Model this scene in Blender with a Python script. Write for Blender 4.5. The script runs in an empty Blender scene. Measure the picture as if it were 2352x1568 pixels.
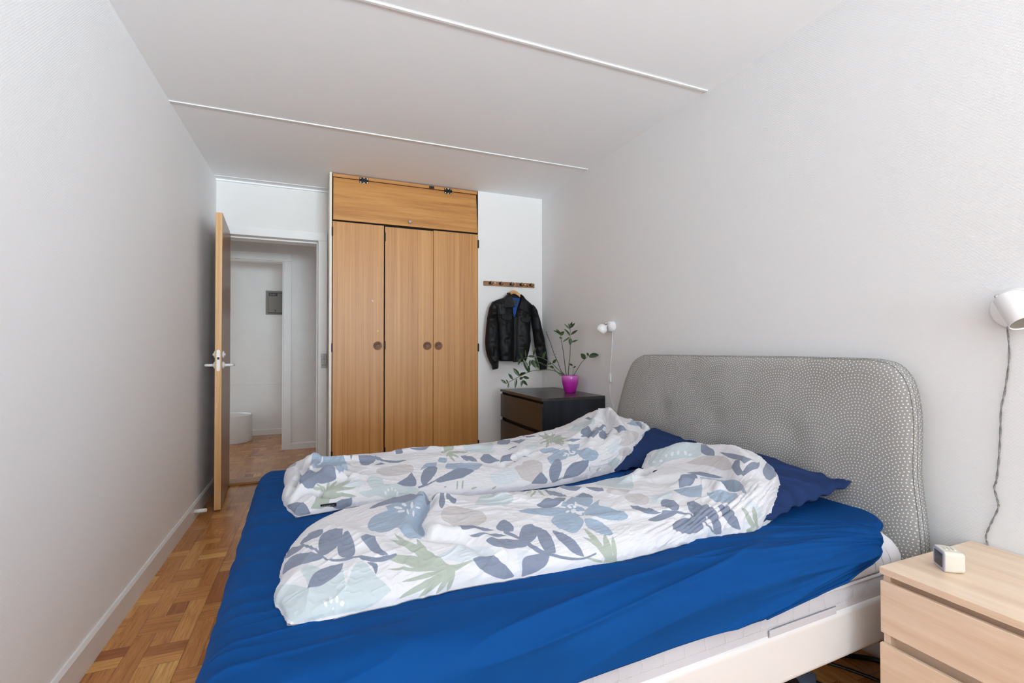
import bpy, math, random
import numpy as np
from mathutils import Vector, Matrix
random.seed(7); RNG = np.random.RandomState(11)
S = bpy.context.scene; COL = S.collection
# ------------------------------------------------------------------ camera
CAM_H = 1.1409; YAW = 0.3900; PITCH = 0.0111; ROLL = -0.0010; FPX = 1087.2
cam_d = bpy.data.cameras.new('camera'); cam = bpy.data.objects.new('camera', cam_d); COL.objects.link(cam)
cam_d.sensor_width = 36; cam_d.lens = FPX * 36 / 2352; cam_d.clip_start = .02
_f0 = Vector((math.sin(YAW), math.cos(YAW), 0)); _r0 = Vector((math.cos(YAW), -math.sin(YAW), 0)); _z = Vector((0, 0, 1))
_f = _f0 * math.cos(PITCH) + _z * math.sin(PITCH); _u = -_f0 * math.sin(PITCH) + _z * math.cos(PITCH)
_r = _r0 * math.cos(ROLL) + _u * math.sin(ROLL); _u2 = -_r0 * math.sin(ROLL) + _u * math.cos(ROLL)
M = Matrix((( _r.x, _u2.x, -_f.x, 0), (_r.y, _u2.y, -_f.y, 0), (_r.z, _u2.z, -_f.z, CAM_H), (0, 0, 0, 1)))
cam.matrix_world = M; S.camera = cam
# ------------------------------------------------------------------ world, light, exposure
w = bpy.data.worlds.new('world'); S.world = w; w.use_nodes = True
w.node_tree.nodes['Background'].inputs[0].default_value = (.80, .88, 1, 1)
w.node_tree.nodes['Background'].inputs[1].default_value = 1.0
S.view_settings.view_transform = 'Standard'; S.view_settings.look = 'None'
S.view_settings.exposure = -0.19; S.view_settings.gamma = 1.0; S.view_settings.use_curve_mapping = False
def area(name, loc, direction, sx, sy, power, col=(1, 1, 1), spread=180):
    l = bpy.data.lights.new(name, 'AREA'); l.shape = 'RECTANGLE'; l.size = sx; l.size_y = sy
    l.energy = power; l.color = col; l.spread = math.radians(spread)
    o = bpy.data.objects.new(name, l); COL.objects.link(o); o.location = loc
    o.rotation_euler = Vector(direction).to_track_quat('-Z', 'Z').to_euler(); return o
area('window_daylight', (.80, -3.83, 1.50), (-.10, 1, .08), 1.8, 1.6, 78, (.86, .95, 1.0))
area('ceiling_fill', (.80, -3.80, 1.4), (-.20, 1, .62), 1.8, .9, 150, (.78, .91, 1.0), 80)  # added fill beam, evens out brightness on the ceiling and left wall
area('hall_daylight', (-1.45, 5.2, .9), (1, 0, -.1), .9, 1.3, 5.5, (.93, .965, 1))
area('far_room_daylight', (-2.7, 6.4, .75), (1, .05, -.1), .9, 1.0, 11, (.92, .96, 1))
S.cycles.max_bounces = 14; S.cycles.diffuse_bounces = 10; S.cycles.sample_clamp_indirect = 4

# ------------------------------------------------------------------ materials
def lin(c):
    c = c / 255.0
    return c / 12.92 if c <= .04045 else ((c + .055) / 1.055) ** 2.4
def rgb(r, g, b): return (lin(r), lin(g), lin(b), 1)
class NT:
    def __init__(s, name):
        s.m = bpy.data.materials.new(name); s.m.use_nodes = True; s.t = s.m.node_tree
        s.b = s.t.nodes['Principled BSDF']; s.out = s.t.nodes['Material Output']
    def n(s, typ, ins=None, **kw):
        x = s.t.nodes.new('ShaderNode' + typ)
        for k, v in kw.items(): setattr(x, k, v)
        for k, v in (ins or {}).items(): s.set(x.inputs[k], v)
        return x
    def set(s, inp, v):
        if isinstance(v, bpy.types.NodeSocket): s.t.links.new(v, inp)
        elif isinstance(v, bpy.types.Node): s.t.links.new(v.outputs[0], inp)
        else: inp.default_value = v
    def math(s, op, a, b=0., c=None):
        x = s.n('Math', {0: a, 1: b}, operation=op)
        if c is not None: s.set(x.inputs[2], c)
        return x.outputs[0]
    def mix(s, fac, a, b, mode='MIX'):
        x = s.n('Mix', data_type='RGBA', blend_type=mode)
        s.set(x.inputs[0], fac); s.set(x.inputs[6], a); s.set(x.inputs[7], b); return x.outputs[2]
    def obj(s, scale=(1, 1, 1), rot=(0, 0, 0)):
        tc = s.n('TexCoord'); return s.n('Mapping', {0: tc.outputs['Object'], 'Scale': scale, 'Rotation': rot}).outputs[0]
    def noise(s, vec, scale, detail=3, rough=.5, dist=0.):
        x = s.n('TexNoise', {'Scale': scale, 'Detail': detail, 'Roughness': rough, 'Distortion': dist})
        if vec is not None: s.set(x.inputs['Vector'], vec)
        return x.outputs[0]
    def ramp(s, fac, stops):
        x = s.n('ValToRGB', {0: fac}); e = x.color_ramp.elements
        while len(e) < len(stops): e.new(.5)
        for k, (p, c) in enumerate(stops): e[k].position = p; e[k].color = c
        return x.outputs[0]
    def bump(s, h, strength=.2, dist=.01):
        x = s.n('Bump', {'Strength': strength, 'Distance': dist, 'Height': h}); s.set(s.b.inputs['Normal'], x.outputs[0]); return x
    def base(s, v): s.set(s.b.inputs['Base Color'], v); return s
    def p(s, **kw):
        for k, v in kw.items(): s.set(s.b.inputs[k.replace('_', ' ')], v)
        return s
MAT = {}
def simple(name, c, rough=.5, metal=0., var=.04, scale=18, bump=0., **kw):
    t = NT(name); nz = t.noise(t.obj(), scale)
    d = tuple(max(0, x * (1 - var * 2)) for x in c[:3]) + (1,); l = tuple(min(1, x * (1 + var)) for x in c[:3]) + (1,)
    t.base(t.ramp(nz, [(.3, d), (.7, l)])); t.p(Roughness=rough, Metallic=metal, **kw)
    if bump: t.bump(t.noise(t.obj(), scale * 12), bump, .002)
    MAT[name] = t.m; return t.m
def paper(name, c, cell, strength, axes):
    """woven wallpaper painted over: small diagonal weave + faint streaks"""
    t = NT(name); tc = t.n('TexCoord'); sp = t.n('SeparateXYZ', {0: tc.outputs['Object']})
    a, b = sp.outputs[axes[0]], sp.outputs[axes[1]]
    p1 = t.math('SINE', t.math('MULTIPLY', a, 2 * math.pi / cell))
    p2 = t.math('SINE', t.math('MULTIPLY', b, 2 * math.pi / cell))
    v = t.math('MULTIPLY', p1, p2)
    nz = t.noise(t.obj((1, 1, 1)), 260, 2); v2 = t.math('ADD', t.math('MULTIPLY', v, .5), t.math('MULTIPLY', nz, .55))
    t.bump(v2, strength, .0016)
    big = t.noise(t.obj((1, 1, .4)), 1.3, 2)
    t.base(t.ramp(big, [(.25, tuple(x * .97 for x in c[:3]) + (1,)), (.75, c)])); t.p(Roughness=.62)
    MAT[name] = t.m
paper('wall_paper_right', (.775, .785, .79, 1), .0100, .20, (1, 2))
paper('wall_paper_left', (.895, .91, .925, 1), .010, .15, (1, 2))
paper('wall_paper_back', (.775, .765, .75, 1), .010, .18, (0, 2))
def ceiling_mat():
    t = NT('ceiling_paint'); t.bump(t.noise(t.obj(), 150, 3), .15, .002)
    t.base(t.ramp(t.noise(t.obj(), .9, 2), [(.3, (.885, .90, .915, 1)), (.7, (.89, .905, .92, 1))])); t.p(Roughness=.7); MAT['ceiling'] = t.m
ceiling_mat()
simple('white_paint', (.80, .80, .79, 1), .38, var=.015, scale=5, bump=.05)
simple('cream_paint', rgb(222, 214, 198), .45, var=.02, scale=6)
simple('white_plastic', (.84, .84, .83, 1), .3, var=.01)
simple('white_lamp', (.80, .80, .80, 1), .28, var=.01)
simple('white_lacquer', (.70, .70, .70, 1), .22, var=.01, scale=3)
simple('chrome', (.75, .75, .76, 1), .15, 1.)
simple('steel', rgb(128, 122, 116), .4, .7, var=.1)
simple('black_plastic', (.012, .012, .012, 1), .35)
simple('black_gap', (.006, .005, .005, 1), .9)
simple('dark_metal', rgb(42, 34, 30), .4, .5)
simple('grey_metal', rgb(128, 125, 118), .5, .0, var=.04)
simple('cord_grey', rgb(138, 136, 134), .7, var=.2, scale=160)
simple('white_cord', (.8, .8, .8, 1), .4)
simple('soil', rgb(60, 44, 32), .95, var=.4, scale=120, bump=.5)
simple('ink_dark', rgb(40, 38, 40), .5)
simple('ink_light', rgb(170, 165, 160), .5)
def wood(name, dark, mid, light, axis=2, stretch=.03, scale=28, rough=.36, bump=.05, fleck=True, coat=0.):
    t = NT(name); sc = [1, 1, 1]; sc[axis] = stretch
    v = t.obj(tuple(sc)); a = t.noise(v, scale, 6, .62, .15); b = t.noise(t.obj(tuple(x * .35 if i != axis else x * .2 for i, x in enumerate(sc))), scale * .55, 3, .5, .6)
    c = t.noise(v, scale * 9, 3, .7)
    f = t.math('ADD', t.math('MULTIPLY', a, .55), t.math('ADD', t.math('MULTIPLY', b, .3), t.math('MULTIPLY', c, .15)))
    col = t.ramp(f, [(.36, dark), (.5, mid), (.64, light)])
    t.base(col); t.p(Roughness=rough, Coat_Weight=coat, Coat_Roughness=.25)
    if fleck: t.bump(t.math('ADD', c, a), bump, .001)
    MAT[name] = t.m; return t
TEAK = (rgb(158, 104, 52), rgb(182, 128, 68), rgb(196, 144, 82))
wood('teak_vertical', *TEAK, axis=2, stretch=.012, scale=70, rough=.42)
wood('teak_horizontal', *TEAK, axis=0, stretch=.05, scale=34, rough=.34)
wood('door_edge_wood', rgb(176, 126, 72), rgb(204, 160, 104), rgb(222, 184, 134), axis=2, stretch=.02, scale=60, rough=.45)
wood('door_face_wood', rgb(112, 74, 42), rgb(136, 92, 54), rgb(152, 106, 66), axis=2, stretch=.02, scale=40, rough=.30)
wood('pull_wood', rgb(84, 52, 32), rgb(112, 74, 48), rgb(140, 98, 66), axis=2, stretch=.2, scale=60, rough=.45)
wood('rack_wood', rgb(104, 66, 36), rgb(136, 92, 54), rgb(158, 112, 70), axis=0, stretch=.1, scale=60, rough=.5)
wood('hanger_wood', rgb(176, 124, 72), rgb(206, 154, 98), rgb(222, 176, 122), axis=0, stretch=.1, scale=60, rough=.4)
wood('threshold_wood', rgb(130, 84, 40), rgb(160, 108, 58), rgb(186, 134, 82), axis=0, stretch=.08, scale=60, rough=.3)
wood('pale_oak_y', rgb(204, 176, 148), rgb(222, 197, 171), rgb(233, 212, 190), axis=1, stretch=.07, scale=22, rough=.42, bump=.03)
wood('black_brown_y', rgb(24, 20, 19), rgb(36, 31, 29), rgb(50, 44, 41), axis=1, stretch=.05, scale=40, rough=.34, bump=.08)
wood('black_brown_z', rgb(14, 15, 20), rgb(24, 26, 33), rgb(38, 41, 50), axis=2, stretch=.05, scale=40, rough=.42, bump=.12)
wood('black_brown_x', rgb(40, 36, 35), rgb(54, 50, 49), rgb(70, 66, 64), axis=1, stretch=.05, scale=40, rough=.3, bump=.08)
def parquet():
    t = NT('parquet'); at = t.n('Attribute', attribute_name='tone'); uv = t.n('UVMap')
    sp = t.n('SeparateXYZ', {0: uv.outputs[0]})
    off = t.n('CombineXYZ', {0: t.math('MULTIPLY', at.outputs['Fac'], 37.), 1: t.math('MULTIPLY', at.outputs['Fac'], 91.), 2: 0.})
    v = t.n('VectorMath', {0: uv.outputs[0], 1: off}, operation='ADD').outputs[0]
    g = t.noise(t.n('Mapping', {0: v, 'Scale': (2.2, 34, 1)}).outputs[0], 2.6, 7, .66, .9)
    g2 = t.noise(t.n('Mapping', {0: v, 'Scale': (6, 190, 1)}).outputs[0], 2.5, 3, .7)
    f = t.math('ADD', t.math('MULTIPLY', g, .7), t.math('MULTIPLY', g2, .3))
    c1 = t.ramp(f, [(.33, rgb(168, 118, 70)), (.5, rgb(208, 158, 102)), (.67, rgb(228, 184, 130))])
    tone = t.ramp(at.outputs['Fac'], [(0., rgb(176, 130, 108)), (.25, rgb(206, 176, 140)), (.6, rgb(232, 208, 176)), (.85, rgb(255, 246, 216)), (1., rgb(255, 255, 226))])
    col = t.mix(1., c1, tone, 'MULTIPLY')
    t.base(col); t.p(Roughness=t.math('ADD', t.math('MULTIPLY', g2, .12), .17))
    t.bump(g2, .04, .001); MAT['parquet'] = t.m
parquet()
def fabric(name, c, rough=.85, weave=.10, var=.05, sheen=.15, spec=.3):
    t = NT(name); nz = t.noise(t.obj(), 900, 2); big = t.noise(t.obj(), 6, 3)
    t.bump(nz, weave, .0006)
    t.base(t.ramp(big, [(.3, tuple(x * (1 - var) for x in c[:3]) + (1,)), (.7, tuple(min(1, x * (1 + var)) for x in c[:3]) + (1,))]))
    t.p(Roughness=rough, Sheen_Weight=sheen, Sheen_Roughness=.5, Specular_IOR_Level=spec); MAT[name] = t.m; return t
fabric('sheet_blue', rgb(2, 60, 118), .8, sheen=.0, spec=.12)
fabric('pillow_navy', rgb(28, 46, 86), .8, sheen=.0, spec=.15)
fabric('quilt_white', rgb(224, 224, 228), .8)
fabric('mattress_grey', rgb(186, 186, 192), .85)
fabric('thread_light', rgb(206, 206, 210), .85)
fabric('thread_dark', rgb(110, 109, 112), .85)
fabric('lining_blue', rgb(24, 66, 130), .7)
fabric('knit_black', rgb(17, 17, 18), .9, weave=.3)
def leather():
    t = NT('leather'); n1 = t.noise(t.obj((1, 1, .35)), 55, 4, .6, .6); n2 = t.noise(t.obj(), 260, 2)
    t.bump(t.math('ADD', t.math('MULTIPLY', n1, .9), t.math('MULTIPLY', n2, .1)), .4, .004)
    t.base(t.ramp(n1, [(.3, rgb(15, 15, 16)), (.7, rgb(18, 18, 19))])); t.p(Roughness=.5, Specular_IOR_Level=.22); MAT['leather'] = t.m
leather()
def headboard_mat():
    """grey cloth printed with rings of cream dots (rings around staggered centres, arc-length spaced dots)"""
    t = NT('dotted_cloth'); uv = t.n('UVMap'); sp = t.n('SeparateXYZ', {0: uv.outputs[0]})
    x0, y0 = sp.outputs[0], sp.outputs[1]
    SP = .0108
    def layer(cx, cy):
        dx = t.math('SUBTRACT', x0, cx); dy = t.math('SUBTRACT', y0, cy)
        r = t.math('SQRT', t.math('ADD', t.math('MULTIPLY', dx, dx), t.math('MULTIPLY', dy, dy)))
        k = t.math('ROUND', t.math('DIVIDE', r, SP)); rk = t.math('MULTIPLY', k, SP)
        n = t.math('MAXIMUM', t.math('ROUND', t.math('MULTIPLY', k, 2 * math.pi * .92)), 1.)
        a = t.math('ADD', t.math('DIVIDE', t.math('ARCTAN2', dy, dx), 2 * math.pi), t.math('MULTIPLY', k, .137))
        fa = t.math('SUBTRACT', t.math('FRACT', t.math('MULTIPLY', a, n)), .5)
        da = t.math('MULTIPLY', fa, t.math('DIVIDE', t.math('MULTIPLY', rk, 2 * math.pi), n))
        dr = t.math('SUBTRACT', r, rk)
        d = t.math('SQRT', t.math('ADD', t.math('MULTIPLY', da, da), t.math('MULTIPLY', dr, dr)))
        return d, r
    # fish-scale tiling of centres, period PX x PY, rows staggered; nearest-from-below centre wins
    PX, PY = .31, .0675
    best = None
    row = t.math('FLOOR', t.math('DIVIDE', y0, PY))
    for dj in (-3, -2, -1, 0):
        rj = t.math('ADD', row, float(dj))
        odd = t.math('MULTIPLY', t.math('FLOORED_MODULO', rj, 2.), PX * .5)
        cxi = t.math('ADD', t.math('MULTIPLY', t.math('ROUND', t.math('DIVIDE', t.math('SUBTRACT', x0, odd), PX)), PX), odd)
        cy = t.math('MULTIPLY', rj, PY)
        d, r = layer(cxi, cy)
        inside = t.math('LESS_THAN', r, .1674)
        cand = t.math('ADD', t.math('MULTIPLY', inside, d), t.math('SUBTRACT', 1., inside))
        if best is None: best = cand
        else:
            free = t.math('GREATER_THAN', best, .9)
            best = t.math('ADD', t.math('MULTIPLY', free, cand), t.math('MULTIPLY', t.math('SUBTRACT', 1., free), best))
    m = t.n('MapRange', {0: best, 1: .0017, 2: .0025, 3: 1., 4: 0.}).outputs[0]
    base = t.ramp(t.noise(t.obj(), 5, 3), [(.35, rgb(140, 138, 136)), (.65, rgb(150, 148, 147))])
    t.base(t.mix(m, base, rgb(222, 220, 212))); t.bump(t.noise(t.obj(), 700, 2), .12, .0006); t.p(Roughness=.9); MAT['dotted_cloth'] = t.m
headboard_mat()
def potmat():
    t = NT('pot_magenta'); tc = t.n('TexCoord'); z = t.n('SeparateXYZ', {0: tc.outputs['Object']}).outputs[2]
    zz = t.n('MapRange', {0: z, 1: .03, 2: .125, 3: 0., 4: 1.}).outputs[0]
    t.base(t.ramp(zz, [(0., rgb(160, 26, 140)), (.55, rgb(172, 44, 152)), (1., rgb(196, 108, 184))])); t.p(Roughness=.12); MAT['pot_magenta'] = t.m
potmat()
def leafmat():
    t = NT('leaf_green'); t.base(t.ramp(t.noise(t.obj(), 14, 2), [(.3, rgb(34, 50, 28)), (.7, rgb(60, 80, 42))])); t.p(Roughness=.32); MAT['leaf_green'] = t.m
leafmat()
simple('stem_green', rgb(92, 100, 70), .5, var=.2, scale=30)
simple('stem_dark', rgb(38, 42, 30), .5, var=.2, scale=30)
simple('clock_body', rgb(212, 208, 196), .4, var=.01)
simple('clock_bezel', rgb(178, 178, 196), .4, var=.01)
simple('clock_screen', rgb(14, 20, 40), .06, var=.1)
simple('stool_white', (.78, .78, .77, 1), .35, var=.01)
simple('magazine_blue', rgb(112, 136, 168), .35, var=.06)
simple('floor_under_glow', rgb(30, 20, 14), .5)
simple('chip_yellow', rgb(214, 178, 112), .6)

# ------------------------------------------------------------------ mesh helpers
class MB:
    def __init__(s): s.v = []; s.f = []; s.uv = {}
    def add(s, vs, fs):
        k = len(s.v); s.v += [tuple(map(float, v)) for v in vs]; s.f += [tuple(i + k for i in f) for f in fs]; return s
    def box(s, x0, x1, y0, y1, z0, z1):
        vs = [(x, y, z) for z in (z0, z1) for y in (y0, y1) for x in (x0, x1)]
        return s.add(vs, [(0, 2, 3, 1), (4, 5, 7, 6), (0, 1, 5, 4), (2, 6, 7, 3), (0, 4, 6, 2), (1, 3, 7, 5)])
    def obox(s, c, ax, ay, az, h):
        c = Vector(c); ax, ay, az = [Vector(a).normalized() for a in (ax, ay, az)]
        vs = [c + ax * (i * h[0]) + ay * (j * h[1]) + az * (k * h[2]) for k in (-1, 1) for j in (-1, 1) for i in (-1, 1)]
        return s.add(vs, [(0, 2, 3, 1), (4, 5, 7, 6), (0, 1, 5, 4), (2, 6, 7, 3), (0, 4, 6, 2), (1, 3, 7, 5)])
    def grid(s, X, close_u=False, close_v=False):
        n, m = X.shape[:2]; k = len(s.v); s.v += [tuple(p) for p in X.reshape(-1, 3).tolist()]
        for i in range(n if close_u else n - 1):
            a = k + i * m; b = k + ((i + 1) % n) * m
            for j in range(m if close_v else m - 1):
                j2 = (j + 1) % m; s.f.append((a + j, b + j, b + j2, a + j2))
        return s
    def lathe(s, prof, origin=(0, 0, 0), axis=(0, 0, 1), n=28):
        """prof: list of (radius, height) along axis"""
        o = Vector(origin); a = Vector(axis).normalized(); t = a.orthogonal().normalized(); b = a.cross(t)
        k = len(s.v); m = len(prof)
        for r, h in prof:
            for i in range(n):
                w = 2 * math.pi * i / n; s.v.append(tuple(o + a * h + (t * math.cos(w) + b * math.sin(w)) * max(r, 1e-5)))
        for j in range(m - 1):
            for i in range(n):
                i2 = (i + 1) % n; s.f.append((k + j * n + i, k + j * n + i2, k + (j + 1) * n + i2, k + (j + 1) * n + i))
        s.f.append(tuple(k + i for i in range(n))[::-1]); s.f.append(tuple(k + (m - 1) * n + i for i in range(n))); return s
    def tube(s, pts, r, n=10, flat=None):
        P = [Vector(p) for p in pts]; m = len(P); rr = r if hasattr(r, '__len__') else [r] * m; k = len(s.v); up = None
        for i in range(m):
            d = (P[min(i + 1, m - 1)] - P[max(i - 1, 0)]).normalized()
            if up is None: up = d.orthogonal().normalized()
            up = (up - d * up.dot(d)).normalized(); b = d.cross(up)
            for j in range(n):
                w = 2 * math.pi * j / n; s.v.append(tuple(P[i] + (up * math.cos(w) + b * math.sin(w)) * rr[i]))
        for i in range(m - 1):
            for j in range(n):
                j2 = (j + 1) % n; s.f.append((k + i * n + j, k + i * n + j2, k + (i + 1) * n + j2, k + (i + 1) * n + j))
        s.f.append(tuple(k + j for j in range(n))[::-1]); s.f.append(tuple(k + (m - 1) * n + j for j in range(n))); return s
    def prism(s, poly, d):
        """poly: 3d points of a planar outline, d: extrusion vector"""
        d = Vector(d); n = len(poly); vs = [Vector(p) for p in poly] + [Vector(p) + d for p in poly]
        fs = [tuple(range(n))[::-1], tuple(range(n, 2 * n))] + [(i, (i + 1) % n, n + (i + 1) % n, n + i) for i in range(n)]
        return s.add(vs, fs)
    def ball(s, c, r, n=20, sz=1.):
        return s.lathe([(r * math.sin(math.pi * i / n), -r * sz * math.cos(math.pi * i / n)) for i in range(n + 1)], c, n=n + 4)
def smooth_path(pts, n=8):
    P = [Vector(p) for p in pts]; out = []
    for i in range(len(P) - 1):
        p0 = P[max(i - 1, 0)]; p1 = P[i]; p2 = P[i + 1]; p3 = P[min(i + 2, len(P) - 1)]
        for k in range(n):
            t = k / n; out.append(.5 * ((2 * p1) + (p2 - p0) * t + (2 * p0 - 5 * p1 + 4 * p2 - p3) * t * t + (3 * p1 - p0 - 3 * p2 + p3) * t ** 3))
    out.append(P[-1]); return out
ORG = {}
def root_loc(o): return ORG.get(o.name, Vector((0, 0, 0)))
def build(name, mb, mat, parent=None, smooth=False, bevel=0., seg=2, label=None, subsurf=0, fix=True):
    me = bpy.data.meshes.new(name); org = root_loc(parent) if parent else Vector((0, 0, 0))
    me.from_pydata([(x - org.x, y - org.y, z - org.z) for x, y, z in mb.v], [], mb.f); me.validate(); me.update()
    if fix:
        import bmesh
        bm = bmesh.new(); bm.from_mesh(me); bmesh.ops.recalc_face_normals(bm, faces=bm.faces); bm.to_mesh(me); bm.free()
    for m in (mat if isinstance(mat, (list, tuple)) else [mat]): me.materials.append(MAT[m] if isinstance(m, str) else m)
    if smooth: me.shade_smooth()
    o = bpy.data.objects.new(name, me); COL.objects.link(o)
    if parent: o.parent = parent
    ORG[o.name] = org
    if bevel:
        b = o.modifiers.new('edge', 'BEVEL'); b.width = bevel; b.segments = seg; b.limit_method = 'ANGLE'; b.angle_limit = math.radians(40)
    if smooth and not bevel and smooth != 'all':
        pass
    if label: o['label'] = label
    return o
def thing(name, loc, label, cat, group=None):
    o = bpy.data.objects.new(name, None); COL.objects.link(o); o.location = loc; ORG[o.name] = Vector(loc)
    o.empty_display_size = .05; o['label'] = label; o['category'] = cat
    if group: o['group'] = group
    return o
def struct(name, mb, mat, bevel=0., **kw):
    o = build(name, mb, mat, bevel=bevel, **kw); o['kind'] = 'structure'; return o
def solo(name, mb, mat, label, cat, group=None, **kw):
    o = build(name, mb, mat, **kw); o['label'] = label; o['category'] = cat
    if group: o['group'] = group
    return o

# ------------------------------------------------------------------ room shell
XL, XR, YB, YF, H = -.7605, 1.9113, 4.44, 3.92, 2.5
def floor():
    """parquet strips: columns along y, each with staggered pairs of cross strips, long rails and short centre blocks"""
    me = bpy.data.meshes.new('floor'); V = []; F = []; UV = []; T = []
    W = .0658; P = .462; rng = random.Random(3)
    def quad(x0, x1, y0, y1, along_y):
        x0 = max(x0, -3.); x1 = min(x1, 2.1); y0 = max(y0, -3.95); y1 = min(y1, 7.1)
        if x1 <= x0 or y1 <= y0: return
        g = .0005; k = len(V); V.extend([(x0 + g, y0 + g, 0), (x1 - g, y0 + g, 0), (x1 - g, y1 - g, 0), (x0 + g, y1 - g, 0)]); F.append((k, k + 1, k + 2, k + 3))
        w, h = x1 - x0, y1 - y0
        UV.append([(0, 0), (0, w), (h, w), (h, 0)] if along_y else [(0, 0), (w, 0), (w, h), (0, h)])
        T.append(min(1, max(0, rng.gauss(.55, .2))))
    for c in range(-12, 15):
        cx = -.657 + c * 3 * W; ph = 2.434 + (.036 if c % 2 else 0) + rng.choice([0, 0, .012])
        for k in range(-15, 12):
            y = ph + k * P            # top of left cross block
            for i in (0, 1): quad(cx, cx + 2 * W, y - (i + 1) * W, y - i * W, False)
            yr = y - .231
            for i in (0, 1): quad(cx + W, cx + 3 * W, yr - (i + 1) * W, yr - i * W, False)
            quad(cx, cx + W, y - P, y - 2 * W, True)
            quad(cx + 2 * W, cx + 3 * W, yr, yr + P - 2 * W, True)
            quad(cx + W, cx + 2 * W, yr, y - 2 * W, True)
            quad(cx + W, cx + 2 * W, y - P, yr - 2 * W, True)
    n = len(V); V.extend([(-3, -3.95, -.004), (2.1, -3.95, -.004), (2.1, 7.1, -.004), (-3, 7.1, -.004)]); F.append((n, n + 1, n + 2, n + 3)); UV.append([(0, 0)] * 4); T.append(-1.)
    me.from_pydata(V, [], F); me.materials.append(MAT['parquet']); me.materials.append(MAT['dark_metal'])
    me.polygons[len(F) - 1].material_index = 1
    u = me.uv_layers.new(name='UVMap'); a = me.attributes.new('tone', 'FLOAT', 'FACE')
    for p in me.polygons:
        a.data[p.index].value = T[p.index]
        for li, q in zip(p.loop_indices, UV[p.index]): u.data[li].uv = q
    o = bpy.data.objects.new('floor', me); COL.objects.link(o); o['kind'] = 'structure'
floor()
struct('wall_left', MB().box(XL - .12, XL, -3.95, YB + .18, 0, H + .02), 'wall_paper_left')
struct('wall_right', MB().box(XR, XR + .12, -3.95, YB + .18, 0, H + .02), 'wall_paper_right')
# near wall with the window behind the camera
m = MB()
m.box(XL, XR, -3.95, -3.85, 0, .65); m.box(XL, XR, -3.95, -3.85, 2.33, H + .02); m.box(XL, -.15, -3.95, -3.85, .65, 2.33); m.box(1.75, XR, -3.95, -3.85, .65, 2.33)
struct('wall_front', m, 'wall_paper_back')
m = MB()
for a in ((-.15, -.10, .65, 2.33), (1.70, 1.75, .65, 2.33), (-.10, 1.70, .65, .70), (-.10, 1.70, 2.28, 2.33), (.78, .82, .70, 2.28)): m.box(a[0], a[1], -3.94, -3.88, a[2], a[3])
struct('window_1', m, 'white_paint', bevel=.003)
struct('ceiling', MB().box(-3.0, XR + .12, -3.95, 7.1, H, H + .08), 'ceiling')
m = MB(); m.box(XL, -.70, YB, YB + .18, 0, H); m.box(-.70, XR, YB, YB + .18, 2.085, H); m.box(.03, XR, YB, YB + .18, 0, 2.085)
struct('wall_back', m, 'wall_paper_back')
struct('wall_back_right', MB().box(1.292, XR, YF, YB, 0, H), 'wall_paper_back')
# ceiling joint strips
for i, (y, x1) in enumerate(((3.1183, XR), (1.9191, XR), (.70, XR), (4.335, .083))):
    w_ = .0085 if i < 3 else .006
    struct('trim_%d' % (i + 1), MB().box(XL, x1, y - w_, y + w_, H - .006, H), 'white_paint', bevel=.003)
struct('trim_5', MB().box(XL, .083, YB - .02, YB, H - .012, H), 'ceiling')
# door frame : casing, lining with rebate
m = MB(); z1 = 2.138
m.box(.004, .078, YB - .014, YB, 0, 2.0618); m.box(-.757, .078, YB - .014, YB, 2.062, z1); m.box(-.757, -.701, YB - .014, YB, 0, 2.0618)
struct('trim_6', m, 'white_paint', bevel=.004)
m = MB()
m.box(.004, .0295, YB + .0005, YB + .185, 0, 2.0615); m.box(-.6995, -.691, YB + .0005, YB + .185, 0, 2.0615); m.box(-.6995, .0295, YB + .0005, YB + .185, 2.062, 2.0845)
m.box(-.010, .0035, YB + .055, YB + .1845, 0, 2.047); m.box(-.6905, .0035, YB + .055, YB + .1845, 2.0475, 2.0615)
m.box(-.6905, -.683, YB + .075, YB + .1845, 0, 2.047)
struct('trim_7', m, 'white_paint', bevel=.003)
struct('trim_8', MB().box(-.691, .005, YB + .045, YB + .19, 0, .020), 'threshold_wood', bevel=.004)
# baseboards
def baseboard(name, p0, p1, nrm, h=.102, t=.014):
    p0, p1, nrm = Vector(p0), Vector(p1), Vector(nrm)
    prof = [(0, 0), (t, 0), (t, h - .012), (t * .45, h), (0, h)]
    return struct(name, MB().prism([p0 + nrm * a + Vector((0, 0, b)) for a, b in prof], p1 - p0), 'white_paint')
baseboard('baseboard_left', (XL, -3.85, 0), (XL, YB, 0), (1, 0, 0), .105)
baseboard('baseboard_right', (XR, -3.85, 0), (XR, YF, 0), (-1, 0, 0), .07, .012)
baseboard('baseboard_back', (1.292, YF, 0), (XR, YF, 0), (0, -1, 0), .07, .012)
baseboard('baseboard_front', (XL, -3.85, 0), (XR, -3.85, 0), (0, 1, 0), .10)
# hall and the room beyond
YH = 5.84
m = MB(); m.box(-.36, .7, YH, YH + .10, 0, H); m.box(-1.3, -.36, YH, YH + .10, 2.10, H); m.box(-2.9, -1.25, YH, YH + .1, 0, H)
struct('wall_hall', m, 'white_paint')
struct('wall_hall_right', MB().box(.62, .72, YB + .18, YH, 0, H), 'white_paint')
struct('wall_hall_left', MB().box(-3.0, -2.9, YB + .18, 7.0, 0, H), 'white_paint')
struct('wall_hall_near', MB().box(-2.9, XL - .12, YB + .08, YB + .18, 0, H), 'white_paint')
m = MB(); m.box(-.348, -.270, YH - .016, YH, 0, 2.0935); m.box(-1.33, -.270, YH - .016, YH, 2.094, 2.178); m.box(-1.33, -1.25, YH - .016, YH, 0, 2.0935)
m.box(-.362, -.3485, YH - .012, YH + .11, 0, 2.084); m.box(-1.26, -.3485, YH - .004, YH + .11, 2.0845, 2.0935)
struct('trim_9', m, 'white_paint', bevel=.003)
YR = 6.93
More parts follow.
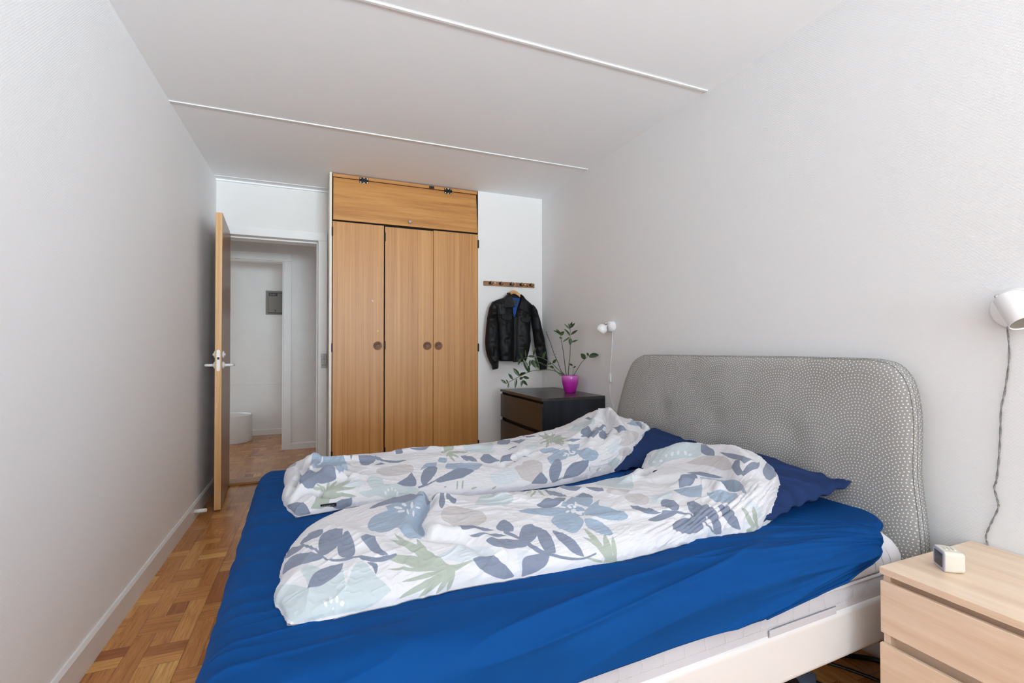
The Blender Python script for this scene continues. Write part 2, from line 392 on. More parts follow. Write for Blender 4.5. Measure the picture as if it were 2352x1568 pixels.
struct('wall_far_room', MB().box(-2.9, .72, YR, YR + .1, 0, H), 'white_paint')
struct('wall_far_room_right', MB().box(.1, .2, YH + .1, YR, 0, H), 'white_paint')
baseboard('baseboard_hall', (-.27, YH, 0), (.62, YH, 0), (0, -1, 0), .072, .012)
baseboard('baseboard_far_room', (-2.9, YR, 0), (.1, YR, 0), (0, -1, 0), .075, .012)
struct('trim_10', MB().box(-2.9, .1, YR - .008, YR, .652, .676), 'white_paint', bevel=.003)

# ------------------------------------------------------------------ door leaf
def door():
    A = Vector((-.6175, 3.828, 0)); Bk = Vector((-.667, 4.493, 0)); d = (Bk - A).normalized(); n = Vector((-d.y, d.x, 0))  # n points to the left wall
    if n.x > 0: n = -n
    L = (Bk - A).length; T = .041
    root = thing('door_1', tuple(A), None, None); del root['label']; del root['category']; root['kind'] = 'structure'
    def bx(a0, a1, b0, b1, z0, z1):
        c = A + d * (a0 + a1) / 2 + n * (b0 + b1) / 2 + Vector((0, 0, (z0 + z1) / 2))
        return MB().obox(c, d, n, (0, 0, 1), ((a1 - a0) / 2, (b1 - b0) / 2, (z1 - z0) / 2))
    o = build('door_panel', bx(.001, L, 0, T, .012, 2.08), ['door_face_wood'], root, bevel=.001)
    build('door_edge', bx(-.0015, .001, .0008, T - .0008, .012, 2.08), 'door_edge_wood', root, label='lighter wooden edge of the door')
    # lock plate on the edge
    pc = A + n * T * .50
    pts = []
    w2, zz0, zz1 = .0105, .972, 1.122
    for k in range(9): a = math.pi * k / 8; pts.append(pc - n * (w2 * math.cos(a)) * -1 + Vector((0, 0, zz1 - w2 + w2 * math.sin(a))))
    for k in range(9): a = math.pi * k / 8; pts.append(pc + n * (-w2 * math.cos(a)) + Vector((0, 0, zz0 + w2 - w2 * math.sin(a))))
    lp = build('lock_plate', MB().prism([p - d * .0015 for p in pts], -d * .002), 'white_plastic', root, label='white lock plate with rounded ends')
    c = pc + Vector((0, 0, 1.062)) - d * .0038
    build('latch', MB().obox(c, d, n, (0, 0, 1), (.0012, .007, .0085)), 'dark_metal', lp)
    for s_, off in ((1, -1), (-1, 1)):
        sd = n * off                      # outward normal of this face
        base = A + d * .055 + (n * T if off > 0 else Vector((0, 0, 0)))
        build('thumb_turn', MB().lathe([(.026, 0), (.026, .006), (.022, .010), (.010, .010), (.010, .018), (.0, .018)], base + Vector((0, 0, 1.088)), sd), 'white_plastic', root, smooth=True)
        h = base + Vector((0, 0, 1.013))
        hd = build('door_handle', MB().lathe([(.026, 0), (.026, .006), (.022, .011), (.0125, .012), (.011, .02), (0, .02)], h, sd), 'white_plastic', root, smooth=True)
        path = smooth_path([h + sd * .012, h + sd * .045, h + sd * .060 + d * .012, h + sd * .063 + d * .04, h + sd * .062 + d * .115 - Vector((0, 0, .002))], 7)
        build('lever', MB().tube(path, .0095, 14), 'white_plastic', hd, smooth=True)
door()
solo('door_stop', MB().tube([(XL + .012, 3.70, .055), (XL + .075, 3.70, .056)], [.013, .013], 16).lathe([(.013, 0), (.011, .006), (.004, .009)], (XL + .075, 3.70, .056), (1, 0, 0)), 'white_plastic',
     'small white door stop peg on the left baseboard beside the open door', 'door stop', smooth=True)
# switch / socket plate on the door casing
def switch():
    yb = YB - .014; r = thing('light_switch', (.055, yb, .961), 'grey metal switch and socket plate on the white door frame beside the wardrobe', 'light switch')
    build('cover_plate', MB().box(.030, .0765, yb - .009, yb, .961, 1.082), 'steel', r, bevel=.002)
    build('plate_joint', MB().box(.030, .0765, yb - .0105, yb - .0085, 1.0325, 1.0345), 'dark_metal', r)
    for z in (1.058, 1.012): build('toggle', MB().box(.0505, .0555, yb - .014, yb - .008, z - .013, z + .012), 'grey_metal', r, bevel=.001)
    for x, z in ((.036, 1.060), (.071, 1.060), (.036, 1.010), (.071, 1.010)): build('screw', MB().lathe([(.0028, 0), (.0028, .001), (0, .0015)], (x, yb - .009, z), (0, -1, 0), 10), 'dark_metal', r)
    for x in (.0435, .0625): build('socket_hole', MB().lathe([(.0042, 0), (.0042, .0008), (0, .0008)], (x, yb - .009, .983), (0, -1, 0), 12), 'black_gap', r)
switch()
# fuse box on the far wall
def fusebox():
    y = YR; r = thing('fuse_box', (-.5, y, 1.56), 'flat grey fuse box with a small black label on the far wall through the doorway', 'fuse box')
    build('frame', MB().box(-.625, -.20, y - .012, y, 1.563, 1.876), 'grey_metal', r, bevel=.002)
    build('gap', MB().box(-.600, -.22, y - .0135, y - .011, 1.582, 1.852), 'ink_dark', r)
    build('cover', MB().box(-.596, -.225, y - .022, y - .012, 1.590, 1.846), 'grey_metal', r, bevel=.005)
    l = build('label', MB().box(-.586, -.488, y - .0232, y - .0215, 1.806, 1.842), 'ink_dark', r, label='small black label with pale lettering')
    m = MB()
    for i, x in enumerate((-.570, -.552, -.534, -.516)):
        a, b, c_, d_ = x - .006, x + .006, 1.8145, 1.8335
        yy0, yy1 = y - .0242, y - .023
        m.box(a, b, yy0, yy1, d_ - .003, d_); m.box(a, b, yy0, yy1, c_, c_ + .003)
        if i in (0,): m.box(b - .003, b, yy0, yy1, c_, d_); m.box(a, b, yy0, yy1, .5 * (c_ + d_) - .0015, .5 * (c_ + d_) + .0015)
        elif i in (1, 2): m.box(a, a + .003, yy0, yy1, c_, d_); m.box(b - .003, b, yy0, yy1, c_, d_)
        else: m.box(b - .003, b, yy0, yy1, c_, d_)
    build('lettering', m, 'ink_light', l)
    build('mark', MB().prism([(-.523, y - .0222, 1.607), (-.499, y - .0222, 1.607), (-.511, y - .0222, 1.63)], (0, -.0006, 0)), 'ink_dark', r)
fusebox()
# round white stool
def stool():
    c = (-.985, 6.60, 0); R_ = .245; r = thing('round_stool', c, 'low round white drum stool standing on the parquet through the doorway', 'stool')
    build('drum', MB().lathe([(R_ - .004, 0), (R_, .004), (R_, .318), (R_ - .004, .322), (R_ - .010, .322), (R_ - .012, .30), (0, .30)], c, n=64), 'stool_white', r, smooth=True, bevel=.001)
    build('tray_top', MB().lathe([(R_ - .014, .300), (R_ - .014, .306), (0, .306)], c, n=64), 'stool_white', r)
stool()

# ------------------------------------------------------------------ wardrobe
def wardrobe():
    r = thing('wardrobe', (.69, YF, 0), 'built-in teak wardrobe with three tall doors and a flap door reaching the ceiling', 'wardrobe')
    x0, x1 = .107, 1.286
    build('side_panel', MB().box(.083, .101, YF - .012, YB - .016, 0, 2.495), 'cream_paint', r, bevel=.001, label='cream painted side panel')
    m = MB(); m.box(.102, .108, YF + .002, YB - .02, 0, 2.49); m.box(1.284, 1.2905, YF + .004, YB - .02, 0, 2.49); m.box(.102, 1.29, YF + .022, YF + .04, .0, 2.46); m.box(.102, 1.29, YB - .03, YB - .02, 0, 2.49)
    build('carcass', m, 'black_gap', r, label='dark inside showing in the gaps between the doors')
    build('top_rail', MB().box(x0, x1 - .002, YF - .002, YF + .02, 2.467, 2.493), 'teak_horizontal', r, bevel=.002)
    hz = 2.124
    edges = [(x0, .493, 'r'), (.503, .8955, 'r'), (.8985, x1 + .003, 'l')]
    for i, (a, b, side) in enumerate(edges):
        d = build('door', MB().box(a, b, YF - (.004 if i != 0 else .006), YF + .018, .06, hz - (.012 if i == 1 else .006)), 'teak_vertical', r, bevel=.0015)
        yy = YF - (.004 if i != 0 else .006)
        px = (.446, .846, .941)[i]; pz = 1.150
        pl = build('finger_pull', MB().lathe([(.034, 0), (.0345, .003), (.0325, .005), (.0285, .0035), (.0245, .0042), (.0225, .0015), (.0215, .0008), (.0, .0008)], (px, yy, pz), (0, -1, 0), 40), 'pull_wood', d, smooth=True)
        build('pull_cup', MB().lathe([(.0185, 0), (.0185, .0012), (.0165, .0022), (.0155, .0012), (0, .0012)], (px, yy, pz), (0, -1, 0), 32), 'pull_wood', pl, smooth=True)
        hx = (a - .003, a - .002, b + .003)[i]
        for z in ((2.035, 1.135, .30) if i != 1 else (2.028, 1.153, .30)):
            build('hinge', MB().box(hx - .006, hx + .006, YF - .012, YF + .004, z - .034, z + .034).tube([(hx, YF - .012, z - .034), (hx, YF - .012, z + .034)], .0045, 10), 'dark_metal', d)
        if i == 0:
            build('paint_chip', MB().lathe([(.0085, 0), (.0085, .0006), (0, .0006)], (.447, yy, 1.268), (0, -1, 0), 9), 'chip_yellow', d)
            build('scratch', MB().obox((.407, yy - .0003, 1.508), (.6, 0, -.8), (0, 1, 0), (.8, 0, .6), (.009, .0004, .0016)), 'white_plastic', d)
    # flap door, hung from the top, its lower edge standing a little proud
    def tilt(y, z): return y - (2.462 - z) * .045
    a, b, z0, z1 = x0 + .003, x1 - .012, 2.129, 2.461
    vs = []
    for z in (z0, z1):
        for y in (YF - .002, YF + .016):
            for x in (a, b + (.010 if z == z0 else 0)): vs.append((x, tilt(y, z), z))
    f = build('flap_door', MB().add(vs, [(0, 2, 3, 1), (4, 5, 7, 6), (0, 1, 5, 4), (2, 6, 7, 3), (0, 4, 6, 2), (1, 3, 7, 5)]), 'teak_horizontal', r, bevel=.0015)
    kz = 2.165; ky = tilt(YF - .002, kz)
    k = build('knob', MB().lathe([(.006, 0), (.006, .008), (.0115, .013), (.0145, .019), (.012, .024), (.005, .026), (0, .026)], (.697, ky, kz), (0, -1, -.04), 24), glass(), f, smooth=True, label='clear plastic knob')
    build('knob_screw', MB().lathe([(.0035, 0), (.0035, .012), (0, .013)], (.697, ky - .001, kz), (0, -1, 0), 12), 'chrome', k)
    for hx in (.338, 1.024):
        h = build('flap_hinge', MB().box(hx - .034, hx + .034, YF - .0065, YF - .001, 2.442, 2.459).box(hx - .034, hx + .034, YF - .0065, YF - .001, 2.469, 2.486).tube([(hx - .034, YF - .008, 2.464), (hx + .034, YF - .008, 2.464)], .0052, 10), 'dark_metal', f, label='dark flap hinge with three screws on each leaf')
        for sx, sz in ((-.025, 2.480), (0, 2.483), (.025, 2.480), (-.025, 2.449), (0, 2.446), (.025, 2.449)):
            build('screw', MB().lathe([(.004, 0), (.004, .001), (0, .0018)], (hx + sx, YF - .0062, sz), (0, -1, 0), 10), 'chrome', h)
    build('catch', MB().box(.862, .902, YF - .012, YF, 2.468, 2.486).box(.872, .888, YF - .016, YF - .01, 2.472, 2.481), 'dark_metal', r, bevel=.002)
def glass():
    if 'clear' not in MAT:
        t = NT('clear'); t.base((.95, .95, .93, 1)); t.p(Roughness=.08, Transmission_Weight=.75, IOR=1.45); MAT['clear'] = t.m
    return MAT['clear']
wardrobe()

# ------------------------------------------------------------------ coat rack, hanger, jacket
def rack():
    y = YF; r = thing('coat_rack', (1.586, y, 1.70), 'narrow wooden coat rack with five small hooks on the white wall above the jacket', 'coat rack')
    build('board', MB().box(1.341, 1.828, y - .016, y, 1.676, 1.716), 'rack_wood', r, bevel=.002)
    for hx in (1.396, 1.492, 1.592, 1.688, 1.784):
        m = MB(); m.lathe([(.010, 0), (.010, .002), (0, .003)], (hx, y - .016, 1.70), (0, -1, 0), 14)
        for s_ in (-1, 1): m.tube(smooth_path([(hx, y - .017, 1.694), (hx + s_ * .006, y - .030, 1.686), (hx + s_ * .013, y - .044, 1.688), (hx + s_ * .017, y - .050, 1.698)], 4), .0026, 8)
        m.tube(smooth_path([(hx, y - .017, 1.703), (hx, y - .035, 1.704), (hx, y - .048, 1.714)], 4), .0026, 8)
        build('hook', m, 'dark_metal', r, smooth=True)
    for hx in (1.444, 1.735): build('screw', MB().lathe([(.0045, 0), (.0045, .001), (0, .0015)], (hx, y - .016, 1.703), (0, -1, 0), 12), 'white_plastic', r)
    build('knot_mark', MB().lathe([(.006, 0), (.005, .0006), (0, .0006)], (1.754, y - .016, 1.688), (0, -1, 0), 10), 'dark_metal', r)
rack()
JY = 3.845
def jx(zx): return 1.341 + (zx - 125.4) * .001045
def jz(zy): return 1.722 - (zy - 86.2) * .000957
def hanger():
    r = thing('clothes_hanger', (1.59, JY, 1.60), 'wooden clothes hanger with a steel hook hanging from the middle hook of the coat rack', 'hanger')
    cx = jx(372); top = jz(178)
    pts = [(cx, JY, top), (cx, JY, top + .028), (cx + .012, JY + .004, top + .045), (cx + .020, JY + .010, top + .062), (cx + .010, JY + .014, top + .074), (cx - .006, JY + .014, top + .074), (cx - .014, JY + .014, top + .064)]
    build('hook', MB().tube(smooth_path(pts, 6), .0016, 8), 'chrome', r, smooth=True)
    m = MB(); R_ = []
    for s_ in (-1, 1):
        arm = smooth_path([(cx, JY, top - .010), (cx + s_ * .030, JY - .002, top - .022), (cx + s_ * .060, JY - .004, top - .050), (cx + s_ * .10, JY - .000, top - .086), (cx + s_ * .135, JY + .006, top - .118)], 7)
        n = len(arm); X = np.zeros((n, 12, 3))
        for i, p in enumerate(arm):
            hw = .016 - .006 * i / n; hh = .0175 - .006 * i / n
            for j in range(12): a = 2 * math.pi * j / 12; X[i, j] = (p.x, p.y + hw * .55 * math.cos(a), p.z + hh * math.sin(a))
        m.grid(X, close_v=True); m.f.append(tuple(len(m.v) - 12 + j for j in range(12)))
    build('shoulder', m, 'hanger_wood', r, smooth=True)
    build('bar', MB().tube([(cx - .15, JY + .004, top - .148), (cx + .15, JY + .004, top - .148)], .005, 12), 'hanger_wood', r, smooth=True)
hanger()
def sdf_inside(poly, x, z):
    c = np.zeros(x.shape, bool); n = len(poly)
    for i in range(n):
        x0, z0 = poly[i]; x1, z1 = poly[(i + 1) % n]
        if z0 == z1: continue
        k = ((z0 > z) != (z1 > z)) & (x < (x1 - x0) * (z - z0) / (z1 - z0) + x0); c ^= k
    return c
def seg_dist(poly, x, z, closed=True):
    d = np.full(x.shape, 9.); n = len(poly)
    for i in range(n if closed else n - 1):
        a = np.array(poly[i]); b = np.array(poly[(i + 1) % n]); ab = b - a; L = max(ab @ ab, 1e-12)
        t = np.clip(((x - a[0]) * ab[0] + (z - a[1]) * ab[1]) / L, 0, 1)
        d = np.minimum(d, np.hypot(x - a[0] - t * ab[0], z - a[1] - t * ab[1]))
    return d
def vnoise(x, y, seed=0):
    """smooth value noise, vectorised"""
    r = np.random.RandomState(seed).rand(64, 64); xi = np.floor(x).astype(int); yi = np.floor(y).astype(int)
    fx = x - xi; fy = y - yi; fx = fx * fx * (3 - 2 * fx); fy = fy * fy * (3 - 2 * fy); g = lambda a, b: r[a % 64, b % 64]
    return (g(xi, yi) * (1 - fx) + g(xi + 1, yi) * fx) * (1 - fy) + (g(xi, yi + 1) * (1 - fx) + g(xi + 1, yi + 1) * fx) * fy
def ribbon_rows(left, right, ns, nt):
    """rows between two polylines (lists of (x,z)) resampled to ns, nt across"""
    def rs(P, n):
        P = np.array(P, float); d = np.r_[0, np.cumsum(np.hypot(*np.diff(P, axis=0).T))]; s = np.linspace(0, d[-1], n)
        return np.stack([np.interp(s, d, P[:, 0]), np.interp(s, d, P[:, 1])], 1)
    A = rs(left, ns); B = rs(right, ns); t = np.linspace(0, 1, nt)[None, :, None]
    return A[:, None, :] * (1 - t) + B[:, None, :] * t
def pillow_shape(left, right, ns, nt, y0, depth, wr, seed, back=.25, power=.5):
    """closed cloth volume: front and back bulge between two outlines (in x,z), centred on y0"""
    Q = ribbon_rows(left, right, ns, nt); t = np.linspace(0, 1, nt)[None, :]; s = np.linspace(0, 1, ns)[:, None]
    pr = np.sin(np.pi * np.clip(t, .0, 1.)) ** power * np.minimum(1, (np.minimum(s, 1 - s) / .05 + .25)) ** .5
    pr = np.broadcast_to(pr, Q.shape[:2]); x, z = Q[..., 0], Q[..., 1]
    wob = (vnoise(x * 14 + z * 9, z * 22 - x * 6, seed) - .5) + .6 * (vnoise(x * 40, z * 30, seed + 1) - .5)
    dep = depth * pr + wr * wob * pr
    F = np.stack([x, y0 - dep, z], -1); Bk = np.stack([x, y0 + depth * back * pr, z], -1)
    m = MB(); m.grid(F); m.grid(Bk[:, ::-1])
    k = len(m.v) // 2
    # stitch the two open ends
    for row in (0, ns - 1):
        for j in range(nt - 1):
            m.f.append((row * nt + j, row * nt + j + 1, k + row * nt + (nt - 2 - j), k + row * nt + (nt - 1 - j)))
    return m
def jacket():
    r = thing('leather_jacket', (1.59, JY, 1.3), 'black leather jacket with chest pockets hanging on the wooden hanger beside the wardrobe', 'jacket')
    J = lambda pts: [(jx(a), jz(b)) for a, b in pts]
    # torso: left half and right half joined along the zip line
    L1 = J([(322, 205), (275, 248), (215, 270), (178, 292), (190, 350), (212, 420), (222, 500), (228, 600), (226, 680), (234, 760), (238, 815)])
    R1 = J([(330, 200), (338, 250), (350, 300), (362, 345), (366, 420), (366, 500), (364, 600), (360, 700), (357, 780), (354, 822)])
    b = build('body', pillow_shape(L1, R1, 70, 34, JY, .050, .018, 3, power=.42), 'leather', r, smooth=True)
    L2 = J([(428, 210), (420, 260), (408, 300), (392, 345), (376, 420), (372, 500), (370, 600), (366, 700), (362, 780), (360, 830)])
    R2 = J([(432, 212), (470, 250), (510, 280), (540, 305), (536, 380), (524, 450), (522, 560), (526, 640), (512, 720), (496, 780), (480, 826)])
    b2 = pillow_shape(L2, R2, 70, 34, JY, .050, .018, 9, power=.42)
    bpy.data.objects.remove(b); m = pillow_shape(L1, R1, 70, 34, JY, .050, .018, 3, power=.42); m.add(b2.v, b2.f)
    body = build('body', m, 'leather', r, smooth=True)
    # lining visible in the neck and the open front
    m = MB(); Q = ribbon_rows(J([(330, 245), (345, 320), (362, 400), (366, 470)]), J([(424, 245), (408, 320), (384, 400), (372, 470)]), 14, 8); m.grid(np.stack([Q[..., 0], np.full(Q.shape[:2], JY - .012), Q[..., 1]], -1)); 
    m.grid(np.stack([Q[..., 0], np.full(Q.shape[:2], JY - .008), Q[..., 1]], -1)[:, ::-1])
    ln = build('lining', m, 'lining_blue', body, smooth=True, label='blue inner lining')
    build('neck_label', MB().box(jx(342), jx(396), JY - .0155, JY - .012, jz(304), jz(268)), 'black_plastic', ln)
    # back of the collar behind the hanger neck
    build('collar_back', MB().grid(np.stack([np.stack([np.linspace(jx(322), jx(434), 12), np.full(12, JY + .026), np.full(12, z_)], -1) for z_ in (jz(196), jz(225), jz(262))])).grid(np.stack([np.stack([np.linspace(jx(322), jx(434), 12), np.full(12, JY + .034), np.full(12, z_)], -1) for z_ in (jz(262), jz(225), jz(194))])), 'leather', body)
    # collar flaps
    for pts in ([(320, 198), (332, 240), (350, 300), (362, 334), (330, 338), (262, 342), (268, 300), (278, 250)], [(430, 216), (424, 250), (410, 300), (396, 338), (440, 368), (486, 380), (474, 320), (462, 262)]):
        pl = [(a, JY - .052 + (.018 if i < 1 else 0), b_) for i, (a, b_) in enumerate(J(pts))]
        build('collar', MB().prism(pl, (0, -.007, 0)), 'leather', body, bevel=.0035, seg=3)
    # yoke seam, pocket flaps, centre front placket and zip
    for pts in ([(222, 398), (360, 402), (360, 407), (222, 403)], [(392, 405), (516, 392), (516, 397), (392, 410)]):
        build('yoke_seam', MB().prism([(a, JY - .055, b_) for a, b_ in J(pts)], (0, .012, 0)), 'leather', body, bevel=.001)
    for pts in ([(238, 404), (330, 406), (328, 440), (306, 455), (262, 452), (240, 438)], [(410, 428), (500, 418), (498, 452), (474, 476), (432, 472), (412, 456)]):
        fl = build('pocket_flap', MB().prism([(a, JY - .066, b_) for a, b_ in J(pts)], (0, .014, 0)), 'leather', body, bevel=.003, seg=3)
        cx_ = sum(a for a, _ in pts) / len(pts); cz_ = pts[3][1] - 10
        build('snap', MB().lathe([(.004, 0), (.004, .002), (0, .003)], (jx(cx_), JY - .072, jz(cz_)), (0, -1, 0), 12), 'dark_metal', fl)
    build('snap', MB().lathe([(.005, 0), (.005, .002), (0, .003)], (jx(278), JY - .072, jz(640)), (0, -1, 0), 12), 'dark_metal', body)
    build('placket', MB().prism([(a, JY - .040, b_) for a, b_ in J([(356, 420), (384, 420), (380, 600), (376, 780), (356, 785), (360, 600)])], (0, -.010, 0)), 'leather', body, bevel=.003)
    build('front_facing', MB().prism([(a, JY - .014, b_) for a, b_ in J([(352, 430), (388, 430), (380, 826), (346, 822)])], (0, -.012, 0)), 'knit_black', body)
    build('zip', MB().tube([(jx(357), JY - .052, jz(470)), (jx(358), JY - .055, jz(640)), (jx(354), JY - .052, jz(832))], .003, 8), 'dark_metal', body)
    build('waistband', pillow_shape(J([(236, 765), (240, 800), (240, 822)]), J([(352, 772), (354, 800), (352, 826)]), 10, 24, JY - .008, .046, .008, 5, power=.35), 'leather', r, smooth=True)
    build('waistband', pillow_shape(J([(362, 775), (362, 806), (360, 834)]), J([(486, 772), (484, 800), (474, 830)]), 10, 24, JY - .008, .048, .008, 6, power=.35), 'leather', r, smooth=True)
    for L, R_, sd, yo in (([(178, 286), (150, 340), (132, 430), (120, 540), (113, 650), (118, 720), (132, 780), (152, 830), (164, 852)], [(214, 330), (216, 420), (222, 480), (226, 560), (232, 650), (230, 720), (233, 780), (232, 815), (230, 835)], 21, 0),
                      ([(512, 330), (520, 420), (524, 480), (538, 560), (548, 640), (560, 720), (576, 790), (588, 835), (596, 862)], [(540, 302), (572, 350), (598, 430), (620, 520), (642, 600), (656, 680), (668, 750), (670, 800), (668, 866)], 25, -.012)):
        sl = build('sleeve', pillow_shape(J(L), J(R_), 64, 22, JY - .006 + yo, .052, .024, sd, back=.4, power=.5), 'leather', r, smooth=True)
        cu = J([(164, 838), (172, 870), (178, 900)]) if sd == 21 else J([(596, 852), (600, 880), (603, 912)])
        cv = J([(232, 826), (230, 860), (227, 890)]) if sd == 21 else J([(668, 852), (669, 880), (668, 904)])
        build('cuff', pillow_shape(cu, cv, 10, 16, JY - .006 + yo, .036, .004, sd + 1, back=.5, power=.5), 'knit_black', sl, smooth=True, label='black ribbed knit cuff')
jacket()

# ------------------------------------------------------------------ drawer chests
def chest(name, x0, x1, y0, y1, H_, zs, mats, label, ajar=()):
    """front faces -x; zs: list of (z0, z1) of the drawer fronts"""
    r = thing(name, ((x0 + x1) / 2, (y0 + y1) / 2, 0), label, 'chest of drawers')
    side, front, topm = mats; t = .018; xf = x0 + .018
    build('top_board', MB().box(x0, x1, y0, y1, H_ - .019, H_), topm, r, bevel=.0012)
    for a in (y0, y1 - t): build('side_board', MB().box(xf - .002, x1, a + (.001 if a == y0 else 0), a + t - (0 if a == y0 else .001), 0, H_ - .0192), side, r, bevel=.0012)
    build('back_board', MB().box(x1 - .01, x1 - .002, y0 + t, y1 - t, .03, H_ - .02), side, r)
    m = MB(); m.box(xf + .022, xf + .032, y0 + t, y1 - t, .02, H_ - .02)
    build('inner_rail', m, front, r)
    for i, (a, b) in enumerate(zs):
        dx = ajar[i] if i < len(ajar) else 0.
        d = build('drawer', MB().box(x0 + .002 - dx, xf - .003 - dx, y0 + .001, y1 - .001, a, b), front, r, bevel=.0015)
        build('drawer_box', MB().box(xf + .0225, x1 - .03, y0 + t + .012, y1 - t - .012, a + .01, b - .03), side, d)
    return r
chest('dark_chest', 1.405, 1.905, 2.885, 3.675, .79, [(.566, .752), (.348, .537), (.130, .319), (.012, .105)], ('black_brown_z', 'black_brown_y', 'black_brown_x'),
      'black-brown chest of drawers standing in the corner under the jacket')
chest('pale_chest', 1.447, 1.905, .36, .836, .53, [(.350, .492), (.178, .322), (.014, .150)], ('pale_oak_y', 'pale_oak_y', 'pale_oak_y'),
      'pale oak bedside chest of drawers with the white clock on top', ajar=(0, .004, .004))

# ------------------------------------------------------------------ clock
def clock():
    BR = Vector((1.567, .743, .53)); a = Vector((.66, .75, 0)).normalized(); b = Vector((.75, -.66, 0)).normalized(); W_, D_, Hh = .062, .046, .056
    r = thing('alarm_clock', tuple(BR), 'small white cube alarm clock with a dark screen on the pale bedside chest', 'clock')
    def pt(u, v, z, s=1.): return BR + a * (W_ / 2 + (u - .5) * W_ * s) + b * (v * D_) + Vector((0, 0, Hh / 2 + (z - .5) * Hh * s))
    def rr(v, s, inset=0., n=6, rad=.16):
        P = []
        for cx, cz, a0 in ((1 - rad, 1 - rad, 0), (rad, 1 - rad, 90), (rad, rad, 180), (1 - rad, rad, 270)):
            for k in range(n + 1):
                w_ = math.radians(a0 + 90 * k / n); u_, z_ = cx + rad * math.cos(w_), cz + rad * math.sin(w_)
                P.append(pt(.5 + (u_ - .5) * (1 - inset), v, .5 + (z_ - .5) * (1 - inset), s))
        return P
    def loft(rings):
        m = MB(); n = len(rings[0]); m.grid(np.array([[tuple(p) for p in R_] for R_ in rings]), close_v=True); m.f.append(tuple(range(n))[::-1]); k = len(m.v) - n; m.f.append(tuple(range(k, k + n))); return m
    body = build('case', loft([rr(0, 1, .06), rr(.03, 1), rr(.5, 1), rr(.93, .93), rr(1, .93, .08)]), 'clock_body', r, smooth=True, bevel=.0006)
    build('bezel', loft([rr(-.02, 1, .08), rr(.01, 1, .04)]), 'clock_bezel', r, label='pale lilac frame around the screen')
    build('screen', loft([rr(-.035, 1, .34, rad=.06), rr(.0, 1, .34, rad=.06)]), 'clock_screen', r, label='dark glossy screen')
    for k in (.3, .5, .7):
        c = pt(.5, k, 1.0); build('button', MB().obox(c, a, b, (0, 0, 1), (.010, .003, .0016)), 'clock_body', body, bevel=.0008)
clock()

# ------------------------------------------------------------------ wall lamps
def lamp_far():
    B = Vector((XR, 2.795, 1.283)); r = thing('wall_lamp', tuple(B), 'white globe wall lamp with a white cord beside the far end of the headboard', 'lamp')
    build('wall_base', MB().lathe([(.038, 0), (.038, .012), (.036, .03), (.028, .036), (0, .037)], B, (-1, 0, 0), 32), 'white_lamp', r, smooth=True, bevel=.001)
    g = Vector((XR - .083, 2.806, 1.262))
    build('joint', MB().tube([B + Vector((-.03, .0, .004)), g + Vector((.02, -.004, .02))], .006, 12).lathe([(.009, 0), (.009, .014), (0, .015)], B + Vector((-.052, .003, .015)), (0, .4, .9), 14), 'chrome', r, smooth=True)
    hd = build('lamp_shade', MB(), 'white_lamp', r) if False else None
    ax = Vector((-.45, .35, -.8)).normalized(); n = 20; prof = [(.0368 * math.sin(math.pi * i / n), -.0368 * math.cos(math.pi * i / n)) for i in range(n + 1)]
    out = [p for p in prof if p[1] < .026]; inn = [(max(p[0] - .002, 0), p[1]) for p in out][::-1]
    prof2 = out + inn
    sh = build('lamp_shade', MB().lathe(prof2, g, ax, 36), 'white_lamp', r, smooth=True)
    build('bulb', MB().ball(g + ax * .004, .017, 12), 'black_plastic', sh, smooth=True)
    pts = [(1.903, 2.785, 1.252), (1.905, 2.790, 1.2), (1.905, 2.799, 1.11), (1.905, 2.812, 1.0), (1.904, 2.812, .951)]
    cd = build('cord', MB().tube(smooth_path(pts, 8), .0028, 8), 'white_cord', r, smooth=True)
    build('switch', MB().box(1.892, 1.909, 2.802, 2.824, .893, .953), 'white_plastic', cd, bevel=.004)
    pts = [(1.904, 2.820, .895), (1.905, 2.822, .85), (1.905, 2.810, .78), (1.905, 2.786, .735), (1.905, 2.774, .70), (1.904, 2.770, .62), (1.9, 2.77, .3), (1.89, 2.77, .02)]
    build('cord_lower', MB().tube(smooth_path(pts, 8), .0028, 8), 'white_cord', r, smooth=True)
lamp_far()
